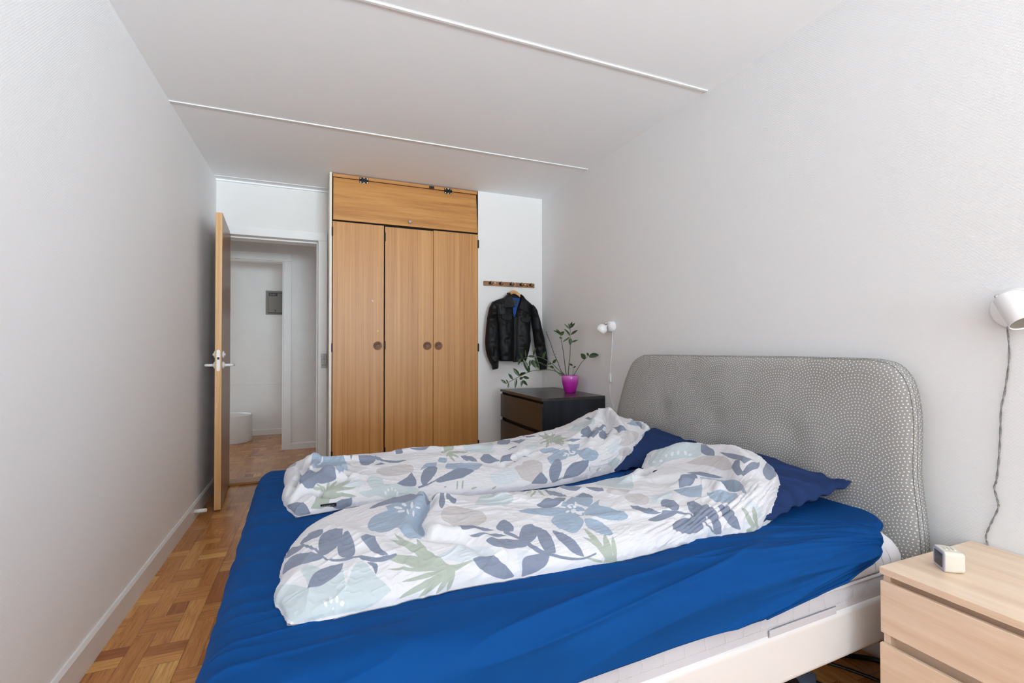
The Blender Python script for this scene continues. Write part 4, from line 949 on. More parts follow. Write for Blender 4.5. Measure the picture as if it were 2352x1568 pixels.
# ------------------------------------------------------------------ fitted sheet
def sheet():
    R_ = .072; ZE = .430; vn = -.014; vf = 1.632; uf = -.006
    def zend(u): return np.interp(u, [0, 1.33, 1.486, 1.62, 1.712, 1.804, 1.852, 1.864, 3], [ZE, ZE + .003, .443, .461, .487, .516, .545, .556, .556])
    ns, nt = 420, 300
    a = np.linspace(0, 1, ns); A0 = uf + R_ - (math.pi / 2 * R_ + (ZS - R_ - ZE)); A1 = 1.992
    ua = A0 + (A1 - A0) * a
    # smooth head corner
    U = np.zeros((ns, nt)); V = np.zeros((ns, nt)); Z = np.zeros((ns, nt)); PB = np.zeros((ns, nt)); PA = np.zeros((ns, nt)); OUT = np.zeros((ns, nt, 3))
    tt = np.linspace(0, 1, nt); tt = np.where(tt < .45, tt / .45 * .22, .22 + (tt - .45) / .55 * .78)
    vi0, vi1 = vn + R_, vf - R_
    for i, aa in enumerate(ua):
        zl = float(zend(np.array(max(aa, 0)))); Lm = math.pi / 2 * R_ + max(ZS - R_ - zl, 0) if zl < ZS - R_ else R_ * math.acos(max(-1, 1 - (ZS - zl) / R_))
        b0 = vi0 - Lm
        if aa > 1.852:
            f = min(1, (aa - 1.852) / (1.992 - 1.852)); b0 = max(b0, vn + R_ - R_ * .55 + .155 * (1 - math.sqrt(max(0, 1 - f * f))) * 1.0)
        b1 = vi1 + math.pi / 2 * R_ + (ZS - R_ - ZE)
        bb = b0 + (b1 - b0) * tt
        ui0 = uf + R_
        qa = np.maximum(aa, ui0); qb = np.clip(bb, vi0, vi1)
        oa = aa - qa; ob = bb - qb; L = np.hypot(oa, ob); Lmax = math.pi / 2 * R_ + (ZS - R_ - ZE); sc = np.minimum(1, (max(Lm, 1e-3) if oa == 0 else Lmax) / np.maximum(L, 1e-9)); 
        Lc = L * sc; na = np.where(L > 0, oa / np.maximum(L, 1e-9), 0); nb = np.where(L > 0, ob / np.maximum(L, 1e-9), 0)
        ang = np.minimum(Lc / R_, math.pi / 2); rad = R_ * np.sin(ang); dz = R_ * (1 - np.cos(ang)) + np.maximum(0, Lc - R_ * math.pi / 2)
        U[i] = qa + na * rad; V[i] = qb + nb * rad; Z[i] = ZS - dz; PA[i] = aa; PB[i] = bb
        OUT[i] = np.stack([na * np.sin(ang), nb * np.sin(ang), np.cos(ang)], -1)
    # tension folds fanning out from the popped corner
    ca, cb = 1.93, -.03
    da, db = ca - PA, PB - cb; phi = np.arctan2(db, np.maximum(da, 1e-3)); rr = np.hypot(da, db)
    def ridge(x, y, seed, p=3.): return (1 - np.abs(2 * vnoise(x, y, seed) - 1)) ** p
    fol = ridge(phi * 13 + 3, rr * 1.5, 71, 3) * .016 * np.exp(-((phi) / .55) ** 2) * np.clip(rr / .12, 0, 1) * np.exp(-rr / 1.15)
    fol += ridge(phi * 24 + 9, rr * 2.2, 74, 2) * .0065 * np.clip((rr - .06) / .12, 0, 1) * np.exp(-rr / .5) * np.exp(-(phi / .9) ** 2)
    # long soft creases along the near side
    fol += ridge(PA * 1.1 + 2, (PB - .11 * PA) * 15, 80, 5) * .011 * np.exp(-((PB - .0) / .22) ** 2) * np.clip((PA + .05) / .2, 0, 1)
    # ripples by the foot edge where the quilt pulls
    fol += ridge(PB * 16 + 1.3 * PA, PA * 2.5, 90, 3) * .006 * np.exp(-((PA - .05) / .11) ** 2)
    fol += ridge((PA * .55 + PB) * 9, (PA - PB) * 3, 95, 3) * .008 * np.exp(-((PA - .12) / .15) ** 2 - ((PB - .85) / .2) ** 2)
    fol += fbm(PA * 5, PB * 7, 97) * .004
    # the loose corner: a rolled lip
    lip = np.exp(-(((PA - 1.90) / .05) ** 2)) * np.exp(-((PB - vn) / .06) ** 2)
    fol *= 1 - .85 * np.clip((PA - 1.86) / .05, 0, 1)
    fol += .008 * lip
    U = U + OUT[..., 0] * fol; V = V + OUT[..., 1] * fol; Z = Z + OUT[..., 2] * fol
    # hem curls under near the head corner
    edge = np.clip(1 - np.arange(nt) / 9., 0, 1)[None, :] * np.clip((PA - 1.45) / .3, 0, 1)
    Z = Z - edge ** 2 * .012; V = V + edge ** 2 * .010
    X = bw(U, V, Z); m = MB(); m.grid(X)
    o = solo('fitted_sheet', m, 'sheet_blue', 'royal blue fitted sheet stretched over the bed, slipped off at the headboard corner', 'sheet', smooth=True, fix=True)
    so = o.modifiers.new('thickness', 'SOLIDIFY'); so.thickness = .0022; so.offset = -1
    hem = [Vector(p) for p in X[int(ns * .66):-1:3, 0].tolist()]
    h = build('hem', MB().tube(hem, .0038, 8), 'sheet_blue', o, smooth=True)
sheet()

# ------------------------------------------------------------------ pillows
def pillow(name, cu, cv, Lu, Lv, th, rz, tilt, z0, seed, label):
    n = 110; s = np.sin(np.linspace(-1, 1, n) * math.pi / 2 * .96) / math.sin(math.pi / 2 * .96); S_, T_ = np.meshgrid(s, s, indexing='ij')
    def half(sign):
        x = S_ * Lu / 2 * (1 - .075 * (1 - T_ ** 2) * np.abs(S_) ** 2); y = T_ * Lv / 2 * (1 - .06 * (1 - S_ ** 2) * np.abs(T_) ** 2)
        h = np.clip((1 - S_ ** 2), 0, 1) ** .55 * np.clip((1 - T_ ** 2), 0, 1) ** .5
        e = np.minimum(1 - np.abs(S_), 1 - np.abs(T_))
        fr = np.exp(-(e / .16) ** 2)
        rip = (fbm(x * 22, y * 22, seed) * .022 + np.sin(np.where(1 - np.abs(S_) < 1 - np.abs(T_), y, x) * 80 + 4 * fbm(x * 8, y * 8, seed + 3)) * .006) * fr
        wr = (1 - np.abs(2 * vnoise(x * 9 + y * 12, (x - y) * 6, seed + 7) - 1)) ** 3 * .016 * h
        z = (th * (.72 if sign > 0 else .28)) * h * sign + rip + (wr if sign > 0 else 0) + .012 * fr * np.abs(S_ * T_) ** 4
        return x, y, z
    m = MB(); c, sn = math.cos(rz), math.sin(rz); G = []
    for sg in (1, -1):
        x, y, z = half(sg); z = z + x * math.tan(tilt) + .0; xx, yy = x * c - y * sn, x * sn + y * c
        G.append(bw(cu + xx, cv + yy, np.maximum(z0 + th * .28 + z, z0)))
    m.grid(G[0]); m.grid(G[1][:, ::-1])
    m2 = MB(); m2.v = m.v; m2.f = m.f; N_ = n * n
    for i in range(n - 1):
        a, b = i * n, (i + 1) * n; m2.f.append((a, b, N_ + b + n - 1, N_ + a + n - 1)); a2, b2 = i * n + n - 1, (i + 1) * n + n - 1; m2.f.append((a2, b2, N_ + (i + 1) * n, N_ + i * n))
        m2.f.append((i, i + 1, N_ + n - 2 - i, N_ + n - 1 - i)); q = (n - 1) * n; m2.f.append((q + i, q + i + 1, N_ + q + n - 2 - i, N_ + q + n - 1 - i))
    return solo(name, m2, 'pillow_navy', label, 'pillow', smooth=True)
pillow('pillow', 1.735, .50, .50, .66, .122, .02, .125, ZS + .004, 5, 'navy blue pillow nearer the pale bedside chest, its crumpled corner out from under the quilt')
pillow('pillow', 1.735, 1.20, .50, .64, .130, -.02, .17, ZS + .004, 12, 'navy blue pillow on the far side of the bed, mostly under the far quilt')

# ------------------------------------------------------------------ quilts with the printed leaves
MOTIFS = {
 'near': [
  ('slate', [(0.113, 0.226), (0.112, 0.305), (0.12, 0.349), (0.146, 0.342), (0.171, 0.322), (0.173, 0.299), (0.171, 0.269), (0.156, 0.228), (0.138, 0.203), (0.123, 0.201)]),
  ('slate', [(0.164, 0.184), (0.159, 0.227), (0.168, 0.272), (0.179, 0.296), (0.187, 0.293), (0.197, 0.245), (0.203, 0.201), (0.205, 0.17), (0.197, 0.159), (0.176, 0.169)]),
  ('slate', [(0.124, 0.198), (0.097, 0.219), (0.07, 0.246), (0.042, 0.262), (0.027, 0.243), (0.018, 0.21), (0.045, 0.195), (0.079, 0.18), (0.108, 0.18), (0.125, 0.184)]),
  ('slate', [(0.181, 0.143), (0.157, 0.144), (0.128, 0.139), (0.107, 0.121), (0.084, 0.078), (0.112, 0.08), (0.146, 0.096), (0.171, 0.114)]),
  ('slate', [(0.114, 0.373), (0.092, 0.384), (0.075, 0.385), (0.064, 0.354), (0.061, 0.323), (0.086, 0.313), (0.108, 0.327), (0.117, 0.348)]),
  ('slate', [(0.08, 0.293), (0.042, 0.331), (0.022, 0.335), (0.019, 0.292), (0.046, 0.27), (0.073, 0.275)]),
  ('slate', [(0.066, 0.306), (0.095, 0.241), (0.128, 0.183), (0.156, 0.158), (0.186, 0.151), (0.215, 0.15), (0.257, 0.124), (0.292, 0.119), (0.312, 0.12), (0.311, 0.124), (0.292, 0.123), (0.258, 0.129), (0.214, 0.159), (0.185, 0.161), (0.155, 0.167), (0.13, 0.189), (0.098, 0.253), (0.065, 0.326)]),
  ('slate', [(0.218, 0.236), (0.239, 0.231), (0.252, 0.222), (0.258, 0.194), (0.275, 0.155), (0.292, 0.126), (0.274, 0.132), (0.252, 0.158), (0.231, 0.196), (0.221, 0.218)]),
  ('slate', [(0.214, 0.16), (0.236, 0.149), (0.259, 0.132), (0.296, 0.123), (0.314, 0.119), (0.298, 0.111), (0.264, 0.115), (0.229, 0.134)]),
  ('slate', [(0.235, 0.123), (0.25, 0.119), (0.261, 0.106), (0.254, 0.082), (0.25, 0.079), (0.247, 0.105)]),
  ('slate', [(0.282, 0.544), (0.329, 0.547), (0.39, 0.474), (0.406, 0.458), (0.361, 0.437), (0.312, 0.469), (0.265, 0.486), (0.227, 0.495), (0.246, 0.55)]),
  ('slate', [(0.404, 0.497), (0.459, 0.495), (0.463, 0.491), (0.461, 0.487), (0.441, 0.519), (0.426, 0.45), (0.412, 0.456)]),
  ('slate', [(0.467, 0.488), (0.478, 0.488), (0.479, 0.395), (0.464, 0.348), (0.459, 0.374), (0.465, 0.443)]),
  ('slate', [(0.486, 0.487), (0.52, 0.461), (0.51, 0.4), (0.488, 0.426)]),
  ('slate', [(0.498, 0.242), (0.535, 0.228), (0.566, 0.199), (0.598, 0.176), (0.564, 0.176), (0.521, 0.18), (0.502, 0.191)]),
  ('slate', [(0.603, 0.187), (0.619, 0.222), (0.632, 0.234), (0.641, 0.225), (0.654, 0.185), (0.652, 0.16), (0.625, 0.162)]),
  ('slate', [(0.521, 0.166), (0.564, 0.152), (0.598, 0.161), (0.637, 0.137), (0.6, 0.143), (0.554, 0.143)]),
  ('slate', [(0.575, 0.118), (0.619, 0.128), (0.663, 0.113), (0.689, 0.099), (0.693, 0.08), (0.652, 0.08), (0.607, 0.083), (0.585, 0.101)]),
  ('slate', [(0.672, 0.147), (0.683, 0.182), (0.709, 0.191), (0.722, 0.169), (0.726, 0.129), (0.711, 0.103), (0.693, 0.098), (0.678, 0.121)]),
  ('slate', [(0.721, 0.176), (0.743, 0.158), (0.767, 0.101), (0.789, 0.047), (0.758, 0.055), (0.735, 0.087), (0.726, 0.129)]),
  ('slate', [(0.773, 0.148), (0.796, 0.131), (0.831, 0.09), (0.843, 0.049), (0.793, 0.097)]),
  ('slate', [(0.624, 0.155), (0.66, 0.122), (0.696, 0.086), (0.747, 0.054), (0.789, 0.038), (0.832, 0.028), (0.832, 0.032), (0.789, 0.043), (0.749, 0.061), (0.7, 0.095), (0.664, 0.134), (0.628, 0.169)]),
  ('slate', [(0.682, 0.003), (0.684, 0.023), (0.698, 0.04), (0.724, 0.05), (0.764, 0.051), (0.769, 0.032), (0.753, 0.016), (0.714, 0.005)]),
  ('slate', [(0.531, 0.063), (0.562, 0.069), (0.598, 0.061), (0.617, 0.042), (0.641, 0.024), (0.661, 0.005), (0.631, 0.004), (0.59, 0.014), (0.552, 0.034)]),
  ('ice', [(0.663, 0.073), (0.689, 0.067), (0.716, 0.054), (0.698, 0.029), (0.679, 0.011), (0.669, 0.039)]),
  ('ice', [(0.164, 0.602), (0.202, 0.593), (0.27, 0.553), (0.301, 0.546), (0.221, 0.587)]),
  ('ice', [(0.348, 0.087), (0.422, 0.092), (0.531, 0.128), (0.598, 0.072), (0.543, 0.044), (0.441, 0.081)]),
  ('mint', [(0.007, 0.131), (0.028, 0.139), (0.059, 0.113), (0.084, 0.082), (0.092, 0.061), (0.125, 0.037), (0.115, 0.015), (0.114, 0.005), (0.061, 0.004), (0.019, 0.006), (0.007, 0.056)]),
  ('mint', [(0.09, 0.061), (0.088, 0.112), (0.083, 0.158), (0.105, 0.165), (0.128, 0.139), (0.152, 0.115), (0.177, 0.124), (0.174, 0.087), (0.169, 0.056), (0.149, 0.03), (0.114, 0.042)]),
  ('mint', [(0.171, 0.057), (0.187, 0.088), (0.204, 0.119), (0.221, 0.131), (0.234, 0.119), (0.247, 0.084), (0.261, 0.057), (0.281, 0.027), (0.265, 0.02), (0.245, 0.012), (0.213, 0.005), (0.176, 0.005), (0.156, 0.026)]),
  ('mint', [(0.117, 0.038), (0.164, 0.033), (0.189, 0.005), (0.16, 0.005), (0.111, 0.005)]),
  ('mint', [(0.615, 0.491), (0.654, 0.446), (0.705, 0.403), (0.672, 0.353), (0.601, 0.344), (0.572, 0.387)]),
  ('white', [(0.118, 0.03), (0.118, 0.025), (0.115, 0.022), (0.112, 0.024), (0.11, 0.028), (0.11, 0.033), (0.112, 0.037), (0.115, 0.035)]),
  ('white', [(0.134, 0.035), (0.132, 0.029), (0.129, 0.027), (0.125, 0.028), (0.125, 0.035), (0.126, 0.041), (0.13, 0.044), (0.133, 0.041)]),
  ('white', [(0.147, 0.032), (0.145, 0.027), (0.141, 0.026), (0.14, 0.029), (0.14, 0.034), (0.143, 0.039), (0.146, 0.041), (0.148, 0.038)]),
  ('white', [(0.159, 0.021), (0.156, 0.018), (0.152, 0.018), (0.149, 0.021), (0.15, 0.025), (0.154, 0.028), (0.157, 0.028), (0.16, 0.024)]),
  ('white', [(0.133, 0.017), (0.132, 0.015), (0.131, 0.014), (0.129, 0.015), (0.129, 0.017), (0.13, 0.019), (0.131, 0.02), (0.133, 0.019)]),
  ('green', [(0.458, 0.062), (0.426, 0.102), (0.385, 0.142), (0.324, 0.187), (0.289, 0.217), (0.321, 0.168), (0.374, 0.122), (0.417, 0.086), (0.455, 0.056)]),
  ('green', [(0.434, 0.071), (0.402, 0.105), (0.369, 0.142), (0.327, 0.197), (0.304, 0.245), (0.321, 0.185), (0.357, 0.127), (0.393, 0.092), (0.43, 0.067)]),
  ('green', [(0.412, 0.092), (0.407, 0.115), (0.401, 0.137), (0.384, 0.162), (0.364, 0.181), (0.372, 0.156), (0.385, 0.129), (0.393, 0.108), (0.402, 0.089)]),
  ('green', [(0.464, 0.059), (0.422, 0.085), (0.37, 0.109), (0.315, 0.119), (0.28, 0.122), (0.309, 0.096), (0.359, 0.071), (0.412, 0.057), (0.461, 0.048)]),
  ('green', [(0.46, 0.05), (0.416, 0.062), (0.362, 0.071), (0.31, 0.08), (0.278, 0.084), (0.31, 0.072), (0.36, 0.06), (0.414, 0.053), (0.459, 0.046)]),
  ('green', [(0.459, 0.048), (0.425, 0.051), (0.385, 0.05), (0.337, 0.046), (0.31, 0.041), (0.338, 0.038), (0.385, 0.037), (0.426, 0.039), (0.46, 0.043)]),
  ('green', [(0.461, 0.044), (0.422, 0.038), (0.372, 0.03), (0.323, 0.018), (0.295, 0.009), (0.328, 0.01), (0.381, 0.016), (0.426, 0.025), (0.465, 0.038)]),
  ('green', [(0.469, 0.042), (0.44, 0.033), (0.411, 0.024), (0.372, 0.012), (0.352, 0), (0.38, 0.005), (0.419, 0.015), (0.445, 0.025), (0.471, 0.038)]),
  ('green', [(0.47, 0.043), (0.453, 0.033), (0.438, 0.022), (0.423, 0.011), (0.415, 0), (0.43, 0.005), (0.449, 0.015), (0.461, 0.026), (0.473, 0.04)]),
  ('green', [(0.474, 0.048), (0.465, 0.035), (0.457, 0.023), (0.451, 0.011), (0.451, 0), (0.461, 0.005), (0.47, 0.018), (0.476, 0.03), (0.479, 0.046)]),
  ('green', [(0.434, 0.074), (0.461, 0.06), (0.5, 0.056), (0.539, 0.061), (0.504, 0.046), (0.477, 0.039), (0.453, 0.035), (0.434, 0.051)]),
  ('blue', [(0.24, 0.384), (0.254, 0.418), (0.292, 0.421), (0.28, 0.47), (0.311, 0.472), (0.36, 0.449), (0.412, 0.541), (0.434, 0.472), (0.418, 0.316), (0.398, 0.284), (0.398, 0.227), (0.38, 0.179), (0.341, 0.191), (0.323, 0.237), (0.314, 0.261), (0.271, 0.259), (0.24, 0.303)]),
  ('white', [(0.336, 0.399), (0.331, 0.4), (0.321, 0.408), (0.312, 0.421), (0.308, 0.432), (0.312, 0.433), (0.322, 0.426), (0.332, 0.411)]),
  ('white', [(0.348, 0.405), (0.344, 0.406), (0.339, 0.416), (0.333, 0.432), (0.331, 0.447), (0.335, 0.447), (0.342, 0.435), (0.348, 0.414)]),
  ('white', [(0.36, 0.359), (0.36, 0.37), (0.36, 0.395), (0.364, 0.415), (0.367, 0.421), (0.369, 0.407), (0.369, 0.385), (0.364, 0.367)]),
  ('white', [(0.396, 0.387), (0.394, 0.382), (0.388, 0.376), (0.378, 0.373), (0.374, 0.374), (0.38, 0.381), (0.387, 0.384), (0.394, 0.387)]),
  ('white', [(0.361, 0.319), (0.36, 0.324), (0.36, 0.335), (0.364, 0.352), (0.367, 0.359), (0.369, 0.355), (0.369, 0.345), (0.364, 0.329)]),
  ('white', [(0.35, 0.321), (0.348, 0.329), (0.347, 0.352), (0.347, 0.376), (0.348, 0.384), (0.352, 0.369), (0.352, 0.345), (0.352, 0.328)]),
  ('white', [(0.343, 0.372), (0.34, 0.369), (0.332, 0.375), (0.323, 0.384), (0.32, 0.391), (0.323, 0.395), (0.33, 0.394), (0.339, 0.386)]),
  ('taupe', [(0.468, 0.343), (0.512, 0.382), (0.552, 0.331), (0.585, 0.288), (0.582, 0.241), (0.556, 0.219), (0.51, 0.196), (0.481, 0.247), (0.455, 0.273)]),
  ('blue', [(0.702, 0.265), (0.689, 0.289), (0.756, 0.304), (0.803, 0.297), (0.844, 0.282), (0.827, 0.245), (0.785, 0.232), (0.74, 0.242)]),
  ('blue', [(0.775, 0.207), (0.802, 0.24), (0.841, 0.242), (0.875, 0.193), (0.873, 0.163), (0.856, 0.127), (0.832, 0.122), (0.807, 0.144), (0.792, 0.155), (0.779, 0.182)]),
  ('blue', [(0.893, 0.31), (0.923, 0.399), (0.953, 0.419), (0.966, 0.392), (0.948, 0.317), (0.918, 0.277), (0.903, 0.294)]),
  ('blue', [(0.909, 0.269), (0.977, 0.323), (0.954, 0.277), (0.992, 0.249), (1.031, 0.18), (1.024, 0.168), (0.995, 0.165), (0.954, 0.173), (0.909, 0.193), (0.892, 0.226)]),
  ('blue', [(0.88, 0.192), (0.912, 0.178), (0.948, 0.152), (0.977, 0.095), (0.967, 0.088), (0.921, 0.112), (0.886, 0.15)]),
  ('blue', [(0.833, 0.303), (0.911, 0.4), (0.915, 0.351), (0.87, 0.286)]),
  ('blue', [(1.272, 0.332), (1.336, 0.331), (1.391, 0.308), (1.352, 0.235), (1.298, 0.26), (1.274, 0.293)]),
  ('blue', [(1.384, 0.248), (1.435, 0.232), (1.521, 0.201), (1.523, 0.151), (1.489, 0.139), (1.406, 0.178), (1.382, 0.22)]),
  ('blue', [(1.472, 0.445), (1.526, 0.368), (1.565, 0.271), (1.569, 0.204), (1.543, 0.264), (1.476, 0.317)]),
  ('blue', [(1.545, 0.298), (1.573, 0.191), (1.584, 0.13), (1.537, 0.252)]),
  ('white', [(0.87, 0.257), (0.864, 0.244), (0.855, 0.238), (0.85, 0.243), (0.853, 0.259), (0.859, 0.273), (0.868, 0.278), (0.872, 0.271)]),
  ('white', [(0.881, 0.226), (0.876, 0.223), (0.868, 0.228), (0.864, 0.239), (0.866, 0.25), (0.871, 0.251), (0.877, 0.247), (0.882, 0.237)]),
  ('white', [(0.881, 0.289), (0.877, 0.283), (0.873, 0.28), (0.87, 0.285), (0.87, 0.291), (0.874, 0.297), (0.879, 0.3), (0.882, 0.296)]),
  ('white', [(0.849, 0.262), (0.846, 0.252), (0.839, 0.244), (0.834, 0.243), (0.832, 0.247), (0.835, 0.255), (0.841, 0.264), (0.846, 0.266)]),
  ('white', [(0.895, 0.247), (0.891, 0.242), (0.882, 0.239), (0.874, 0.241), (0.873, 0.246), (0.877, 0.251), (0.886, 0.253), (0.893, 0.252)]),
  ('white', [(0.862, 0.282), (0.859, 0.281), (0.855, 0.285), (0.852, 0.291), (0.852, 0.297), (0.855, 0.298), (0.859, 0.295), (0.864, 0.288)]),
  ('white', [(0.875, 0.302), (0.871, 0.297), (0.863, 0.296), (0.856, 0.297), (0.854, 0.3), (0.858, 0.303), (0.866, 0.306), (0.873, 0.306)]),
  ('white', [(0.89, 0.31), (0.885, 0.298), (0.88, 0.293), (0.879, 0.298), (0.882, 0.309), (0.889, 0.327), (0.895, 0.333), (0.895, 0.325)]),
  ('slate', [(0.672, 0.136), (0.68, 0.174), (0.701, 0.188), (0.718, 0.177), (0.713, 0.132), (0.689, 0.098), (0.672, 0.095)]),
  ('slate', [(0.722, 0.169), (0.755, 0.148), (0.778, 0.087), (0.79, 0.049), (0.752, 0.067), (0.731, 0.106)]),
  ('slate', [(0.773, 0.146), (0.812, 0.121), (0.861, 0.068), (0.893, 0.025), (0.846, 0.044), (0.792, 0.098)]),
  ('slate', [(0.685, 0.016), (0.685, 0.042), (0.711, 0.051), (0.755, 0.05), (0.769, 0.032), (0.754, 0.015), (0.714, 0.011)]),
  ('slate', [(0.693, 0.087), (0.721, 0.062), (0.754, 0.046), (0.833, 0.024), (0.893, 0.019), (0.935, 0.027), (0.932, 0.032), (0.891, 0.024), (0.833, 0.032), (0.755, 0.055), (0.726, 0.073), (0.7, 0.1)]),
  ('slate', [(0.76, 0.329), (0.796, 0.348), (0.857, 0.398), (0.884, 0.386), (0.833, 0.312), (0.783, 0.296)]),
  ('slate', [(0.907, 0.501), (0.946, 0.48), (0.977, 0.456), (0.945, 0.439), (0.914, 0.468)]),
  ('slate', [(0.857, 0.511), (0.883, 0.461), (0.898, 0.407), (0.867, 0.41), (0.846, 0.452)]),
  ('slate', [(0.926, 0.398), (0.959, 0.421), (0.973, 0.388), (0.96, 0.343)]),
  ('slate', [(0.986, 0.45), (1.043, 0.471), (1.019, 0.379), (0.995, 0.403)]),
  ('slate', [(1.028, 0.569), (1.071, 0.576), (1.082, 0.575), (1.052, 0.569)]),
  ('slate', [(1.223, 0.081), (1.217, 0.115), (1.262, 0.121), (1.326, 0.106), (1.382, 0.068), (1.408, 0.031), (1.374, 0.021), (1.302, 0.034), (1.242, 0.06)]),
  ('slate', [(1.28, 0.217), (1.306, 0.226), (1.339, 0.177), (1.371, 0.112), (1.405, 0.064), (1.358, 0.081), (1.286, 0.151)]),
  ('slate', [(1.341, 0.176), (1.375, 0.151), (1.455, 0.084), (1.509, 0.03), (1.514, 0.007), (1.492, 0.007), (1.457, 0.04), (1.381, 0.097)]),
  ('slate', [(1.424, 0.132), (1.481, 0.124), (1.564, 0.061), (1.597, 0.031), (1.609, 0.009), (1.567, 0.019), (1.521, 0.047), (1.46, 0.102)]),
  ('slate', [(1.177, 0.246), (1.199, 0.271), (1.229, 0.252), (1.247, 0.215), (1.233, 0.163), (1.197, 0.176), (1.178, 0.213)]),
  ('slate', [(1.058, 0.256), (1.101, 0.237), (1.135, 0.186), (1.168, 0.17), (1.128, 0.172), (1.083, 0.19)]),
  ('slate', [(1.106, 0.15), (1.146, 0.164), (1.19, 0.167), (1.237, 0.156), (1.195, 0.141), (1.132, 0.129)]),
  ('slate', [(1.164, 0.166), (1.233, 0.15), (1.286, 0.129), (1.393, 0.056), (1.495, 0.003), (1.498, 0.007), (1.394, 0.062), (1.288, 0.138), (1.234, 0.16), (1.166, 0.178)]),
  ('slate', [(1.304, 0.34), (1.401, 0.487), (1.441, 0.487), (1.467, 0.456), (1.374, 0.341), (1.332, 0.337)]),
  ('slate', [(1.446, 0.5), (1.498, 0.483), (1.512, 0.425), (1.536, 0.367), (1.498, 0.414), (1.467, 0.467)]),
  ('slate', [(1.747, 0.682), (1.666, 0.6), (1.641, 0.542), (1.617, 0.518), (1.618, 0.565), (1.633, 0.602)]),
  ('slate', [(1.636, 0.512), (1.627, 0.445), (1.645, 0.343), (1.729, 0.346), (1.617, 0.323), (1.609, 0.426)]),
  ('slate', [(1.58, 0.371), (1.605, 0.379), (1.611, 0.352), (1.596, 0.326), (1.593, 0.292), (1.571, 0.297), (1.569, 0.335)]),
  ('slate', [(1.583, 0.291), (1.626, 0.312), (1.744, 0.347), (1.678, 0.295), (1.626, 0.282), (1.59, 0.277)]),
  ('slate', [(1.707, 0.287), (1.785, 0.324), (1.786, 0.299), (1.796, 0.267), (1.809, 0.246), (1.769, 0.212), (1.714, 0.216), (1.694, 0.251)]),
  ('mint', [(1.065, 0.518), (1.124, 0.589), (1.187, 0.602), (1.25, 0.632), (1.348, 0.711), (1.225, 0.499), (1.259, 0.589), (1.152, 0.405), (1.1, 0.422), (1.081, 0.472)]),
  ('mint', [(1.73, 0.974), (1.575, 0.796), (1.698, 0.845), (1.743, 0.761), (1.729, 0.672), (1.614, 0.582), (1.58, 0.616), (1.539, 0.666), (1.501, 0.724)]),
  ('mint', [(1.856, 0.19), (1.829, 0.218), (1.83, 0.22), (1.865, 0.185), (1.877, 0.173)]),
  ('white', [(1.201, 0.606), (1.191, 0.596), (1.182, 0.592), (1.178, 0.596), (1.175, 0.595), (1.18, 0.597), (1.188, 0.601), (1.197, 0.605)]),
  ('white', [(1.226, 0.617), (1.222, 0.613), (1.214, 0.607), (1.207, 0.606), (1.204, 0.607), (1.206, 0.606), (1.214, 0.609), (1.222, 0.614)]),
  ('white', [(1.253, 0.63), (1.249, 0.63), (1.24, 0.627), (1.233, 0.623), (1.23, 0.621), (1.235, 0.624), (1.243, 0.63), (1.25, 0.63)]),
  ('white', [(1.571, 0.674), (1.565, 0.672), (1.562, 0.674), (1.565, 0.682), (1.571, 0.689), (1.577, 0.69), (1.581, 0.688), (1.577, 0.681)]),
  ('white', [(1.587, 0.662), (1.58, 0.657), (1.575, 0.656), (1.577, 0.662), (1.581, 0.67), (1.589, 0.676), (1.593, 0.676), (1.592, 0.67)]),
  ('white', [(1.603, 0.644), (1.597, 0.636), (1.59, 0.634), (1.589, 0.639), (1.594, 0.647), (1.601, 0.655), (1.606, 0.656), (1.607, 0.652)]),
  ('white', [(1.604, 0.617), (1.6, 0.615), (1.595, 0.617), (1.593, 0.622), (1.594, 0.626), (1.599, 0.63), (1.604, 0.628), (1.605, 0.622)]),
  ('white', [(1.535, 0.726), (1.53, 0.726), (1.529, 0.731), (1.534, 0.741), (1.541, 0.751), (1.546, 0.752), (1.546, 0.745), (1.541, 0.735)]),
  ('white', [(1.539, 0.697), (1.534, 0.693), (1.53, 0.696), (1.531, 0.703), (1.535, 0.71), (1.54, 0.714), (1.544, 0.712), (1.543, 0.705)]),
  ('white', [(1.56, 0.693), (1.555, 0.69), (1.552, 0.692), (1.554, 0.697), (1.559, 0.704), (1.564, 0.708), (1.567, 0.706), (1.565, 0.701)]),
  ('green', [(0.83, 0.538), (0.811, 0.502), (0.794, 0.469), (0.777, 0.439), (0.766, 0.411), (0.778, 0.428), (0.793, 0.45), (0.807, 0.474), (0.829, 0.529)]),
  ('green', [(0.833, 0.538), (0.821, 0.48), (0.818, 0.453), (0.821, 0.432), (0.825, 0.421), (0.829, 0.444), (0.832, 0.473), (0.837, 0.513), (0.836, 0.54)]),
  ('green', [(0.818, 0.536), (0.805, 0.532), (0.783, 0.497), (0.768, 0.47), (0.779, 0.475), (0.797, 0.492), (0.818, 0.528), (0.832, 0.54)]),
  ('green', [(0.835, 0.54), (0.845, 0.54), (0.847, 0.511), (0.854, 0.496), (0.863, 0.497), (0.866, 0.525), (0.857, 0.537), (0.847, 0.541), (0.836, 0.54)]),
  ('green', [(0.991, 0.003), (0.97, 0.031), (0.938, 0.067), (0.9, 0.115), (0.873, 0.146), (0.889, 0.104), (0.925, 0.055), (0.956, 0.024), (0.986, 0)]),
  ('green', [(1.001, 0), (0.995, 0.02), (0.985, 0.042), (0.963, 0.076), (0.945, 0.102), (0.946, 0.074), (0.959, 0.041), (0.973, 0.019), (0.989, 0)]),
  ('green', [(0.995, 0.005), (0.969, 0.028), (0.938, 0.055), (0.896, 0.086), (0.868, 0.101), (0.892, 0.079), (0.932, 0.048), (0.963, 0.023), (0.993, 0.002)]),
